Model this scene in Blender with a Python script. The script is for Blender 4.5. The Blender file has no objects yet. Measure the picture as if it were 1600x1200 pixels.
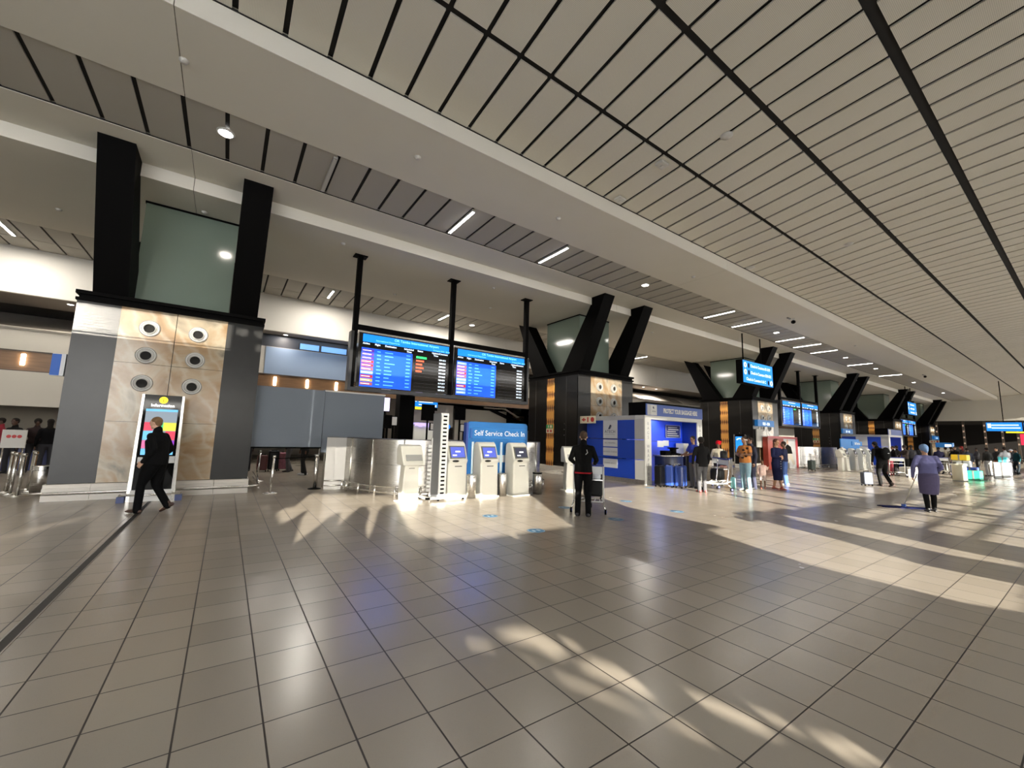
import bpy, bmesh, math, random
from mathutils import Vector, Matrix, Euler
random.seed(7)
sc = bpy.context.scene
COL = sc.collection
PI = math.pi

# ------------------------------------------------------------------ camera
F_PX = 640.09
RIGHT = Vector((0.82064627, -0.57071782, 0.02865087))
UP = -Vector((0.09473052, 0.08642786, -0.9917441))
BACK = -Vector((0.56352979, 0.81658521, 0.12499109))
cam_d = bpy.data.cameras.new('camera'); cam = bpy.data.objects.new('camera', cam_d); COL.objects.link(cam)
cam_d.sensor_width = 36.0; cam_d.lens = F_PX / 1600 * 36.0; cam_d.clip_start = 0.05; cam_d.clip_end = 600
mw = Matrix.Identity(4)
for r in range(3):
    mw[r][0] = RIGHT[r]; mw[r][1] = UP[r]; mw[r][2] = BACK[r]
mw[0][3], mw[1][3], mw[2][3] = 0.0, 0.0, 1.615
cam.matrix_world = mw
sc.camera = cam

# ------------------------------------------------------------------ world, sun, exposure
W = bpy.data.worlds.new('world'); sc.world = W; W.use_nodes = True
nt = W.node_tree; bg = nt.nodes['Background']
tc = nt.nodes.new('ShaderNodeTexCoord'); sep = nt.nodes.new('ShaderNodeSeparateXYZ'); ramp = nt.nodes.new('ShaderNodeValToRGB')
nt.links.new(tc.outputs['Generated'], sep.inputs[0]); nt.links.new(sep.outputs['Z'], ramp.inputs[0]); nt.links.new(ramp.outputs[0], bg.inputs[0])
ramp.color_ramp.elements[0].position = 0.0; ramp.color_ramp.elements[0].color = (1.0, 0.955, 0.86, 1)
ramp.color_ramp.elements[1].position = 0.6; ramp.color_ramp.elements[1].color = (0.70, 0.80, 0.98, 1)
bg.inputs[1].default_value = 8.0
SUN_AZ = math.radians(72.0); SUN_EL = math.radians(9.2)      # heading the light travels, height above the horizon
sd = Vector((math.cos(SUN_AZ) * math.cos(SUN_EL), math.sin(SUN_AZ) * math.cos(SUN_EL), -math.sin(SUN_EL)))
sun_d = bpy.data.lights.new('sun', 'SUN'); sun = bpy.data.objects.new('sun', sun_d); COL.objects.link(sun)
sun_d.energy = 19.0; sun_d.angle = math.radians(0.27); sun_d.color = (1.0, 0.93, 0.80)
sun.rotation_euler = sd.to_track_quat('-Z', 'Y').to_euler(); sun.location = (-10, -30, 12)
vs = sc.view_settings
sc.display_settings.display_device = 'sRGB'
vs.view_transform = 'Standard'; vs.look = 'None'; vs.gamma = 1.0; vs.use_curve_mapping = False
vs.exposure = 0.95
sc.cycles.use_denoising = True
sc.cycles.max_bounces = 8; sc.cycles.diffuse_bounces = 5; sc.cycles.glossy_bounces = 4; sc.cycles.transmission_bounces = 6
sc.cycles.sample_clamp_indirect = 6.0; sc.cycles.blur_glossy = 0.5; sc.cycles.caustics_reflective = False; sc.cycles.caustics_refractive = False

# ------------------------------------------------------------------ materials
MATS = {}
def mat(name, color, rough=0.6, metal=0.0, spec=0.5, emit=0.0, ecol=None, noise=None, bump=None, alpha=1.0, trans=0.0, coat=0.0):
    """noise=(scale, amount): slight colour mottling of the material itself; bump=(scale, strength)"""
    if name in MATS: return MATS[name]
    m = bpy.data.materials.new(name); m.use_nodes = True; t = m.node_tree; b = t.nodes['Principled BSDF']
    b.inputs['Base Color'].default_value = (*color, 1); b.inputs['Roughness'].default_value = rough
    b.inputs['Metallic'].default_value = metal; b.inputs['Specular IOR Level'].default_value = spec
    if coat: b.inputs['Coat Weight'].default_value = coat; b.inputs['Coat Roughness'].default_value = 0.05
    if emit: b.inputs['Emission Color'].default_value = (*(ecol or color), 1); b.inputs['Emission Strength'].default_value = emit
    if trans: b.inputs['Transmission Weight'].default_value = trans
    if noise or bump:
        tcn = t.nodes.new('ShaderNodeTexCoord')
    if noise:
        n = t.nodes.new('ShaderNodeTexNoise'); n.inputs['Scale'].default_value = noise[0]; n.inputs['Detail'].default_value = 4
        t.links.new(tcn.outputs['Object'], n.inputs['Vector'])
        mx = t.nodes.new('ShaderNodeMixRGB'); mx.blend_type = 'MIX'
        a = noise[1]
        mx.inputs[1].default_value = (*[c * (1 - a) for c in color], 1); mx.inputs[2].default_value = (*[min(1, c * (1 + a)) for c in color], 1)
        t.links.new(n.outputs['Fac'], mx.inputs[0]); t.links.new(mx.outputs[0], b.inputs['Base Color'])
    if bump:
        n2 = t.nodes.new('ShaderNodeTexNoise'); n2.inputs['Scale'].default_value = bump[0]; n2.inputs['Detail'].default_value = 3
        t.links.new(tcn.outputs['Object'], n2.inputs['Vector'])
        bp = t.nodes.new('ShaderNodeBump'); bp.inputs['Strength'].default_value = bump[1]; bp.inputs['Distance'].default_value = 0.02
        t.links.new(n2.outputs['Fac'], bp.inputs['Height']); t.links.new(bp.outputs[0], b.inputs['Normal'])
    MATS[name] = m
    return m

def node_mat(name):
    m = bpy.data.materials.new(name); m.use_nodes = True; MATS[name] = m
    return m, m.node_tree, m.node_tree.nodes['Principled BSDF']
def mnode(t, op, a, b=None, c=None):
    n = t.nodes.new('ShaderNodeMath'); n.operation = op
    for k, v in enumerate((a, b, c)):
        if v is None: continue
        if isinstance(v, (int, float)): n.inputs[k].default_value = v
        else: t.links.new(v, n.inputs[k])
    return n.outputs[0]
def mixc(t, fac, c1, c2):
    n = t.nodes.new('ShaderNodeMixRGB')
    for k, v in ((0, fac), (1, c1), (2, c2)):
        if isinstance(v, tuple): n.inputs[k].default_value = (*v, 1)
        elif isinstance(v, (int, float)): n.inputs[k].default_value = v
        else: t.links.new(v, n.inputs[k])
    return n.outputs[0]

# floor: 400 mm square tiles with dark joints
TPX, TPY, TILE = 0.3249, 0.3955, 0.4
m, t, b = node_mat('floor_tile')
g = t.nodes.new('ShaderNodeNewGeometry'); s = t.nodes.new('ShaderNodeSeparateXYZ'); t.links.new(g.outputs['Position'], s.inputs[0])
def joint_mask(t, coord, phase, pitch, half):
    f = mnode(t, 'FRACT', mnode(t, 'DIVIDE', mnode(t, 'SUBTRACT', coord, phase - 100 * pitch), pitch))
    d = mnode(t, 'ABSOLUTE', mnode(t, 'SUBTRACT', f, 0.5))
    return mnode(t, 'GREATER_THAN', d, 0.5 - half / pitch)
jx = joint_mask(t, s.outputs['X'], TPX, TILE, 0.0050); jy = joint_mask(t, s.outputs['Y'], TPY, TILE, 0.0042)
jm = mnode(t, 'MAXIMUM', jx, jy)
wn = t.nodes.new('ShaderNodeTexWhiteNoise'); wn.noise_dimensions = '2D'
cx = mnode(t, 'FLOOR', mnode(t, 'DIVIDE', mnode(t, 'SUBTRACT', s.outputs['X'], TPX), TILE)); cy = mnode(t, 'FLOOR', mnode(t, 'DIVIDE', mnode(t, 'SUBTRACT', s.outputs['Y'], TPY), TILE))
cb = t.nodes.new('ShaderNodeCombineXYZ'); t.links.new(cx, cb.inputs[0]); t.links.new(cy, cb.inputs[1]); t.links.new(cb.outputs[0], wn.inputs['Vector'])
tile_c = mixc(t, wn.outputs['Value'], (0.295, 0.258, 0.210), (0.335, 0.295, 0.242))
sp = t.nodes.new('ShaderNodeTexNoise'); sp.inputs['Scale'].default_value = 260; sp.inputs['Detail'].default_value = 2; t.links.new(g.outputs['Position'], sp.inputs['Vector'])
spk = mnode(t, 'GREATER_THAN', sp.outputs['Fac'], 0.66)
lg = t.nodes.new('ShaderNodeTexNoise'); lg.inputs['Scale'].default_value = 1.3; lg.inputs['Detail'].default_value = 5; t.links.new(g.outputs['Position'], lg.inputs['Vector'])
tile_c = mixc(t, mnode(t, 'MULTIPLY', spk, 0.35), tile_c, (0.16, 0.135, 0.11))
tile_c = mixc(t, mnode(t, 'MULTIPLY', lg.outputs['Fac'], 0.25), tile_c, (0.26, 0.225, 0.18))
t.links.new(mixc(t, jm, tile_c, (0.022, 0.015, 0.010)), b.inputs['Base Color'])
t.links.new(mnode(t, 'ADD', mnode(t, 'MULTIPLY', lg.outputs['Fac'], 0.10), mnode(t, 'ADD', mnode(t, 'MULTIPLY', jm, 0.4), 0.20)), b.inputs['Roughness'])
b.inputs['Specular IOR Level'].default_value = 0.55
bp = t.nodes.new('ShaderNodeBump'); bp.inputs['Strength'].default_value = 0.12; bp.inputs['Distance'].default_value = 0.01
t.links.new(lg.outputs['Fac'], bp.inputs['Height']); t.links.new(bp.outputs[0], b.inputs['Normal'])

# perforated ceiling panel
m, t, b = node_mat('ceiling_panel')
g = t.nodes.new('ShaderNodeNewGeometry'); s = t.nodes.new('ShaderNodeSeparateXYZ'); t.links.new(g.outputs['Position'], s.inputs[0])
def dots(coord, pitch):
    f = mnode(t, 'FRACT', mnode(t, 'DIVIDE', mnode(t, 'ADD', coord, 200.0), pitch)); return mnode(t, 'POWER', mnode(t, 'SUBTRACT', f, 0.5), 2)
r2 = mnode(t, 'ADD', dots(s.outputs['X'], 0.02), dots(s.outputs['Y'], 0.02))
dm = mnode(t, 'LESS_THAN', r2, 0.09)
t.links.new(mixc(t, dm, (0.66, 0.63, 0.545), (0.46, 0.435, 0.375)), b.inputs['Base Color']); b.inputs['Roughness'].default_value = 0.7

# onyx-like stone
m, t, b = node_mat('onyx_stone')
g = t.nodes.new('ShaderNodeNewGeometry')
mp = t.nodes.new('ShaderNodeMapping'); mp.inputs['Rotation'].default_value = (0.2, 0.5, 0.1); t.links.new(g.outputs['Position'], mp.inputs['Vector'])
n1 = t.nodes.new('ShaderNodeTexNoise'); n1.inputs['Scale'].default_value = 0.9; n1.inputs['Detail'].default_value = 7; n1.inputs['Distortion'].default_value = 1.6; t.links.new(mp.outputs[0], n1.inputs['Vector'])
n2 = t.nodes.new('ShaderNodeTexWave'); n2.inputs['Scale'].default_value = 0.9; n2.inputs['Distortion'].default_value = 9.0; n2.inputs['Detail'].default_value = 5; n2.inputs['Detail Scale'].default_value = 1.4; t.links.new(mp.outputs[0], n2.inputs['Vector'])
rp = t.nodes.new('ShaderNodeValToRGB'); t.links.new(n1.outputs['Fac'], rp.inputs[0])
els = rp.color_ramp.elements; els[0].position = 0.30; els[0].color = (0.17, 0.15, 0.115, 1); els[1].position = 0.72; els[1].color = (0.24, 0.145, 0.07, 1)
e = els.new(0.45); e.color = (0.40, 0.33, 0.23, 1); e = els.new(0.58); e.color = (0.34, 0.225, 0.12, 1)
vein = mnode(t, 'POWER', n2.outputs['Fac'], 5)
t.links.new(mixc(t, mnode(t, 'MULTIPLY', vein, 0.5), rp.outputs[0], (0.46, 0.39, 0.29)), b.inputs['Base Color']); b.inputs['Roughness'].default_value = 0.18

# orange flame-pattern timber strip
m, t, b = node_mat('flame_strip')
g = t.nodes.new('ShaderNodeNewGeometry'); s = t.nodes.new('ShaderNodeSeparateXYZ'); t.links.new(g.outputs['Position'], s.inputs[0])
yy = s.outputs['Y']; zz = s.outputs['Z']
saw = mnode(t, 'FRACT', mnode(t, 'DIVIDE', mnode(t, 'ADD', yy, 100.0), 0.125))
tri = mnode(t, 'ABSOLUTE', mnode(t, 'SUBTRACT', saw, 0.5))
band = mnode(t, 'ABSOLUTE', mnode(t, 'SUBTRACT', mnode(t, 'FRACT', mnode(t, 'DIVIDE', mnode(t, 'ADD', zz, 50.1), 0.62)), 0.5))
fl = mnode(t, 'LESS_THAN', band, mnode(t, 'ADD', mnode(t, 'MULTIPLY', tri, 0.72), -0.06))
t.links.new(mixc(t, fl, (0.78, 0.37, 0.085), (0.12, 0.028, 0.01)), b.inputs['Base Color']); b.inputs['Roughness'].default_value = 0.35

# walnut band
m, t, b = node_mat('walnut')
g = t.nodes.new('ShaderNodeNewGeometry'); mp = t.nodes.new('ShaderNodeMapping'); mp.inputs['Scale'].default_value = (0.6, 0.6, 9); t.links.new(g.outputs['Position'], mp.inputs['Vector'])
n1 = t.nodes.new('ShaderNodeTexNoise'); n1.inputs['Scale'].default_value = 3; n1.inputs['Detail'].default_value = 5; t.links.new(mp.outputs[0], n1.inputs['Vector'])
t.links.new(mixc(t, n1.outputs['Fac'], (0.10, 0.05, 0.022), (0.26, 0.145, 0.07)), b.inputs['Base Color']); b.inputs['Roughness'].default_value = 0.4

# brushed steel
m, t, b = node_mat('brushed_steel')
g = t.nodes.new('ShaderNodeNewGeometry'); mp = t.nodes.new('ShaderNodeMapping'); mp.inputs['Scale'].default_value = (2, 2, 160); t.links.new(g.outputs['Position'], mp.inputs['Vector'])
n1 = t.nodes.new('ShaderNodeTexNoise'); n1.inputs['Scale'].default_value = 3; n1.inputs['Detail'].default_value = 3; t.links.new(mp.outputs[0], n1.inputs['Vector'])
t.links.new(mnode(t, 'ADD', mnode(t, 'MULTIPLY', n1.outputs['Fac'], 0.18), 0.20), b.inputs['Roughness'])
b.inputs['Base Color'].default_value = (0.62, 0.60, 0.57, 1); b.inputs['Metallic'].default_value = 1.0

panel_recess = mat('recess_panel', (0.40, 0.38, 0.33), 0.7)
plaster = mat('plaster', (0.66, 0.635, 0.555), 0.75, noise=(0.6, 0.05))
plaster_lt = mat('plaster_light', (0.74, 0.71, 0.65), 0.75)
void_m = mat('void_black', (0.012, 0.011, 0.010), 0.9)
black_m = mat('black_paint', (0.0022, 0.002, 0.002), 0.6, spec=0.05, noise=(2.0, 0.2))
black_sat = mat('black_satin', (0.010, 0.009, 0.008), 0.25, spec=0.25)
dark_clad = mat('dark_cladding', (0.020, 0.0195, 0.019), 0.28, spec=0.35, noise=(3.0, 0.3))
tile_white = mat('plinth_tile', (0.62, 0.58, 0.52), 0.35)
steel = MATS['brushed_steel']
chrome = mat('chrome', (0.75, 0.74, 0.72), 0.12, metal=1.0)
rail_m = mat('rail_aluminium', (0.66, 0.64, 0.60), 0.25, metal=0.9)
white_pl = mat('white_plastic', (0.56, 0.55, 0.49), 0.45, spec=0.3)
white_m = mat('white_metal', (0.58, 0.57, 0.54), 0.4)
glass_g = mat('green_frosted_glass', (0.22, 0.28, 0.235), 0.10, noise=(0.5, 0.06))
navy = mat('navy', (0.012, 0.02, 0.12), 0.4)
blue_sign = mat('blue_sign', (0.02, 0.16, 0.55), 0.4)
screen_blk = mat('screen_glass', (0.012, 0.011, 0.011), 0.08, spec=0.8)
lamp_m = mat('lamp_white', (1, 0.98, 0.95), 0.5, emit=14.0)
grey_part = mat('grey_partition', (0.145, 0.17, 0.205), 0.7, noise=(0.8, 0.06))

# ------------------------------------------------------------------ mesh helpers
class MB:
    def __init__(self): self.v = []; self.f = []; self.m = []; self.sm = []
    def add(self, vs, fs, mi=0, smooth=False):
        o = len(self.v); self.v += [tuple(p) for p in vs]
        for f in fs: self.f.append(tuple(o + i for i in f)); self.m.append(mi); self.sm.append(smooth)
        return self
    def box(self, x0, x1, y0, y1, z0, z1, mi=0):
        v = [(x, y, z) for z in (z0, z1) for x, y in ((x0, y0), (x1, y0), (x1, y1), (x0, y1))]
        return self.add(v, [(3, 2, 1, 0), (4, 5, 6, 7), (0, 1, 5, 4), (1, 2, 6, 5), (2, 3, 7, 6), (3, 0, 4, 7)], mi)
    def cbox(self, c, d, mi=0, R=None):
        hx, hy, hz = d[0] / 2, d[1] / 2, d[2] / 2
        v = [Vector((x, y, z)) for z in (-hz, hz) for x, y in ((-hx, -hy), (hx, -hy), (hx, hy), (-hx, hy))]
        if R is not None: v = [R @ p for p in v]
        v = [p + Vector(c) for p in v]
        return self.add(v, [(3, 2, 1, 0), (4, 5, 6, 7), (0, 1, 5, 4), (1, 2, 6, 5), (2, 3, 7, 6), (3, 0, 4, 7)], mi)
    def prism(self, pts, axis, a, b, mi=0):
        """polygon pts in the two other axes, extruded along axis from a to b"""
        def P(p, k):
            if axis == 'x': return (k, p[0], p[1])
            if axis == 'y': return (p[0], k, p[1])
            return (p[0], p[1], k)
        n = len(pts); v = [P(p, a) for p in pts] + [P(p, b) for p in pts]
        fs = [tuple(range(n))[::-1], tuple(range(n, 2 * n))] + [(i, (i + 1) % n, n + (i + 1) % n, n + i) for i in range(n)]
        return self.add(v, fs, mi)
    def tube(self, pts, r, n=10, mi=0, smooth=True, closed=False, cap=True):
        pts = [Vector(p) for p in pts]; rs = r if isinstance(r, (list, tuple)) else [r] * len(pts)
        rings = []; prev = None; N = len(pts)
        for i, p in enumerate(pts):
            if closed: d = (pts[(i + 1) % N] - pts[i - 1])
            else: d = (pts[min(i + 1, N - 1)] - pts[max(i - 1, 0)])
            d.normalize()
            if prev is None:
                a = Vector((0, 0, 1)) if abs(d.z) < 0.9 else Vector((1, 0, 0)); u = d.cross(a).normalized()
            else:
                u = (prev - d * prev.dot(d)).normalized()
            prev = u; w = d.cross(u)
            rr = rs[i]; rx, ry = rr if isinstance(rr, (tuple, list)) else (rr, rr)
            rings.append([p + u * math.cos(2 * PI * k / n) * rx + w * math.sin(2 * PI * k / n) * ry for k in range(n)])
        v = [q for ring in rings for q in ring]; fs = []
        M = N if closed else N - 1
        for i in range(M):
            j = (i + 1) % N
            for k in range(n): fs.append((i * n + k, i * n + (k + 1) % n, j * n + (k + 1) % n, j * n + k))
        self.add(v, fs, mi, smooth)
        if cap and not closed:
            self.add(rings[0], [tuple(range(n))[::-1]], mi); self.add(rings[-1], [tuple(range(n))], mi)
        return self
    def lathe(self, prof, c=(0, 0, 0), n=20, mi=0, axis='z', smooth=True, cap=True):
        """prof: list of (r, h)"""
        v = []
        for r, h in prof:
            for k in range(n):
                a = 2 * PI * k / n; x, y = r * math.cos(a), r * math.sin(a)
                v.append({'z': (c[0] + x, c[1] + y, c[2] + h), 'y': (c[0] + x, c[1] + h, c[2] - y), 'x': (c[0] + h, c[1] + x, c[2] + y)}[axis])
        fs = []
        for i in range(len(prof) - 1):
            for k in range(n): fs.append((i * n + k, i * n + (k + 1) % n, (i + 1) * n + (k + 1) % n, (i + 1) * n + k))
        self.add(v, fs, mi, smooth)
        if cap:
            if prof[0][0] > 1e-6: self.add(v[:n], [tuple(range(n))[::-1]], mi)
            if prof[-1][0] > 1e-6: self.add(v[-n:], [tuple(range(n))], mi)
        return self
    def disc(self, c, r, axis='z', n=20, mi=0, flip=False):
        v = []
        for k in range(n):
            a = 2 * PI * k / n; x, y = r * math.cos(a), r * math.sin(a)
            v.append({'z': (c[0] + x, c[1] + y, c[2]), 'y': (c[0] + x, c[1], c[2] + y), 'x': (c[0], c[1] + x, c[2] + y)}[axis])
        f = tuple(range(n)); return self.add(v, [f[::-1] if flip else f], mi)
    def ell(self, c, r, n=12, mi=0, R=None):
        v = []; fs = []; m = n // 2
        for i in range(m + 1):
            th = PI * i / m
            for k in range(n):
                a = 2 * PI * k / n; p = Vector((r[0] * math.sin(th) * math.cos(a), r[1] * math.sin(th) * math.sin(a), r[2] * math.cos(th)))
                if R is not None: p = R @ p
                v.append(p + Vector(c))
        for i in range(m):
            for k in range(n): fs.append((i * n + k, (i + 1) * n + k, (i + 1) * n + (k + 1) % n, i * n + (k + 1) % n))
        return self.add(v, fs, mi, True)
    def mesh(self, name, mats):
        me = bpy.data.meshes.new(name); me.from_pydata(self.v, [], self.f)
        for mm in (mats if isinstance(mats, (list, tuple)) else [mats]): me.materials.append(mm)
        me.polygons.foreach_set('material_index', self.m); me.polygons.foreach_set('use_smooth', self.sm)
        me.update()
        bm = bmesh.new(); bm.from_mesh(me); bmesh.ops.remove_doubles(bm, verts=bm.verts, dist=1e-5); bmesh.ops.recalc_face_normals(bm, faces=bm.faces); bm.to_mesh(me); bm.free()
        return me
    def build(self, name, mats, parent=None, loc=(0, 0, 0), rz=0, bevel=0, label=None):
        o = bpy.data.objects.new(name, self.mesh(name, mats)); COL.objects.link(o)
        o.location = loc; o.rotation_euler = (0, 0, rz)
        if parent is not None: o.parent = parent
        if bevel:
            md = o.modifiers.new('bevel', 'BEVEL'); md.width = bevel; md.segments = 2; md.limit_method = 'ANGLE'
        if label: o['label'] = label
        return o
def empty(name, loc=(0, 0, 0), rz=0):
    o = bpy.data.objects.new(name, None); COL.objects.link(o); o.location = loc; o.rotation_euler = (0, 0, rz); o.empty_display_size = 0.2
    return o
def tag(o, label, cat, group=None, kind=None):
    o['label'] = label; o['category'] = cat
    if group: o['group'] = group
    if kind: o['kind'] = kind
    return o
def thing(name, label, cat, loc=(0, 0, 0), rz=0, group=None): return tag(empty(name, loc, rz), label, cat, group)
def struct(o): o['kind'] = 'structure'; return o
def copy_tree(o, parent=None):
    c = o.copy(); COL.objects.link(c)
    if parent is not None: c.parent = parent
    for ch in o.children: copy_tree(ch, c)
    return c
def text_mesh(name, txt, size, m, parent, loc, rot, ext=0.003, align='LEFT', bold=0.0, xs=1.0, spacing=1.0, line=1.0):
    """rot: Euler tuple; the text lies in local XY and faces +Z"""
    cu = bpy.data.curves.new(name, 'FONT'); cu.body = txt; cu.size = size; cu.extrude = ext; cu.align_x = align; cu.align_y = 'CENTER'
    cu.offset = bold; cu.space_character = spacing; cu.space_line = line; cu.resolution_u = 3
    tmp = bpy.data.objects.new('tmp_text', cu); COL.objects.link(tmp)
    dg = bpy.context.evaluated_depsgraph_get(); me = bpy.data.meshes.new_from_object(tmp.evaluated_get(dg)); me.name = name
    bpy.data.objects.remove(tmp); bpy.data.curves.remove(cu)
    me.materials.clear(); me.materials.append(m)
    if xs != 1.0: me.transform(Matrix.Diagonal((xs, 1, 1, 1)))
    o = bpy.data.objects.new(name, me); COL.objects.link(o); o.parent = parent; o.location = loc; o.rotation_euler = rot
    return o
FACE_FRONT = (PI / 2, 0, 0)            # text readable from -Y
FACE_LEFT = (PI / 2, 0, -PI / 2)       # text readable from -X

# ------------------------------------------------------------------ setting: floor, ceilings, beams, walls
PX = [-1.18 + 15.06 * k for k in range(6)]          # pillar centres along the hall
PYF = 12.6                                          # front face of the pillars
XW, XE, YS = -16.0, 76.0, -6.0
PITCH = 0.677
mb = MB(); mb.add([(XW, YS - 0.3, 0), (XE + 14, YS - 0.3, 0), (XE + 14, 62, 0), (XW, 62, 0)], [(0, 1, 2, 3)])
struct(mb.build('floor', MATS['floor_tile']))
# apron outside
mb = MB(); mb.add([(-90, -140, -0.05), (180, -140, -0.05), (180, YS - 0.3, -0.05), (-90, YS - 0.3, -0.05)], [(0, 1, 2, 3)])
struct(mb.build('ground', mat('apron_concrete', (0.42, 0.40, 0.36), 0.9)))
# expansion joint: dark rubber strip between thin metal edges
for k, x in enumerate(PX[:3]):
    mb = MB(); mb.box(x - 0.032, x + 0.032, YS, 12.2, 0.0, 0.0025); mb.box(x - 0.042, x - 0.032, YS, 12.2, 0.0, 0.004, 1); mb.box(x + 0.032, x + 0.042, YS, 12.2, 0.0, 0.004, 1)
    struct(mb.build('trim_%d' % (k + 1), [mat('joint_rubber', (0.012, 0.011, 0.010), 0.6), mat('joint_edge', (0.30, 0.28, 0.25), 0.4, metal=0.8)]))
# main ceiling: cross-section polyline of panel strips, rising towards the glazed side
prof = [(7.07, 7.955), (5.20, 8.106), (3.37, 8.317), (1.53, 8.441), (-0.33, 8.55), (-2.19, 8.62), (-4.05, 8.66), (-5.9, 8.67)]
gapw = [0.03, 0.10, 0.12, 0.16, 0.20, 0.2, 0.2, 0.2]
mb = MB(); vb = MB()
nx = int((XE - XW) / PITCH) + 1; x0 = -0.486 - PITCH * int((-0.486 - XW) / PITCH)
for k in range(len(prof) - 1):
    (ya, za), (yb, zb) = prof[k], prof[k + 1]
    L = math.hypot(yb - ya, zb - za); dy, dz = (yb - ya) / L, (zb - za) / L
    a = gapw[k] / 2; e = L - gapw[k + 1] / 2
    for i in range(nx):
        xa = x0 + i * PITCH + 0.042; xb = xa + PITCH - 0.084
        v = []
        for h in (0.0, 0.035):
            for (x, q) in ((xa, a), (xb, a), (xb, e), (xa, e)): v.append((x, ya + dy * q - dz * h * -1, za + dz * q + h))
        mb.add(v, [(3, 2, 1, 0), (4, 5, 6, 7), (0, 1, 5, 4), (1, 2, 6, 5), (2, 3, 7, 6), (3, 0, 4, 7)])
    vb.add([(XW, ya, za + 0.06), (XE, ya, za + 0.06), (XE, yb, zb + 0.06), (XW, yb, zb + 0.06)], [(0, 1, 2, 3)])
# flat panel ceilings between the beams
def flat_panels(y0, y1, z, gw, splits=()):
    ys = [y0] + list(splits) + [y1]
    for a, bb in zip(ys[:-1], ys[1:]):
        for i in range(nx):
            xa = -3.25 - PITCH * int((-3.25 - XW) / PITCH) + i * PITCH + gw / 2
            mb.box(xa, xa + PITCH - gw, a + 0.012, bb - 0.012, z, z + 0.03)
    vb.add([(XW, y0, z + 0.04), (XE, y0, z + 0.04), (XE, y1, z + 0.04), (XW, y1, z + 0.04)], [(0, 1, 2, 3)])
struct(mb.build('ceiling', MATS['ceiling_panel'])); mb = MB()
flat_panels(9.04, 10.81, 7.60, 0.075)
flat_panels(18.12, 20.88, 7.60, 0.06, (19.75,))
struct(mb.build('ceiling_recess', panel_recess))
struct(vb.build('ceiling_void', void_m))
# plastered beams and soffit with fine joints in line with the pillars
def segs(): 
    xs = [XW] + PX + [XE]
    return list(zip(xs[:-1], xs[1:]))
def beam(name, y0, y1, z0, z1, mt=plaster):
    mb = MB()
    for a, c in segs(): mb.box(a + 0.006, c - 0.006, y0, y1, z0, z1)
    mb.box(XW, XE, y0 + 0.02, y1 - 0.02, z0 + 0.03, z1, 1)
    return struct(mb.build(name, [mt, void_m]))
beam('ceiling_beam', 7.07, 9.04, 7.568, 8.1)
beam('ceiling_beam', 10.81, 12.05, 7.568, 8.0)
fb = MB()
for a, c in segs(): fb.box(a + .006, c - .006, 7.06, 7.075, 7.568, 7.94); fb.box(a + .006, c - .006, 12.035, 12.052, 7.25, 7.566)
struct(fb.build('ceiling_fascia', mat('fascia_lit', (0.82, 0.79, 0.72), 0.6)))  # paler than the beams: facade daylight on the fascia put into the colour
beam('ceiling_soffit', 12.05, 16.72, 7.25, 8.0)
beam('ceiling_beam', 16.72, 18.12, 7.568, 8.0)
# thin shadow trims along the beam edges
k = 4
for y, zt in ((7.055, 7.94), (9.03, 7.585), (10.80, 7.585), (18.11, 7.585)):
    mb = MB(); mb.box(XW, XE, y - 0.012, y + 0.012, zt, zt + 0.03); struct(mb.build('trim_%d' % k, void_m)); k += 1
# back bulkhead above the counters
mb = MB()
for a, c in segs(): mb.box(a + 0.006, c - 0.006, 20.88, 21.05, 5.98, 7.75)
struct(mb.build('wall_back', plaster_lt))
# the hall behind the bulkhead: low soffit, curved pale panels, timber band, fascia
mb = MB(); mb.box(XW, XE, 21.05, 23.2, 6.02, 6.12); struct(mb.build('ceiling_rear', mat('taupe_soffit', (0.30, 0.265, 0.23), 0.7)))
# far end wall
mb = MB(); mb.box(76.0, 76.3, -6, 18, 5.08, 9.2); struct(mb.build('wall_end', plaster))
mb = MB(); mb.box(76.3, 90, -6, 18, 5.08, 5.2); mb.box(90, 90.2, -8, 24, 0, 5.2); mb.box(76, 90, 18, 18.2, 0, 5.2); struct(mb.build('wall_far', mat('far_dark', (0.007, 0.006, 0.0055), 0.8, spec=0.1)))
mb = MB(); mb.box(XW - 0.3, XW, YS - .1, 30, 0, 9.3); struct(mb.build('wall_left', plaster))
# roof slab so no sky leaks through the ceiling build-up
mb = MB(); mb.box(XW - 0.2, XE + 14, YS - 1.2, 62, 9.25, 9.4); struct(mb.build('ceiling_slab', void_m))

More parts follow.
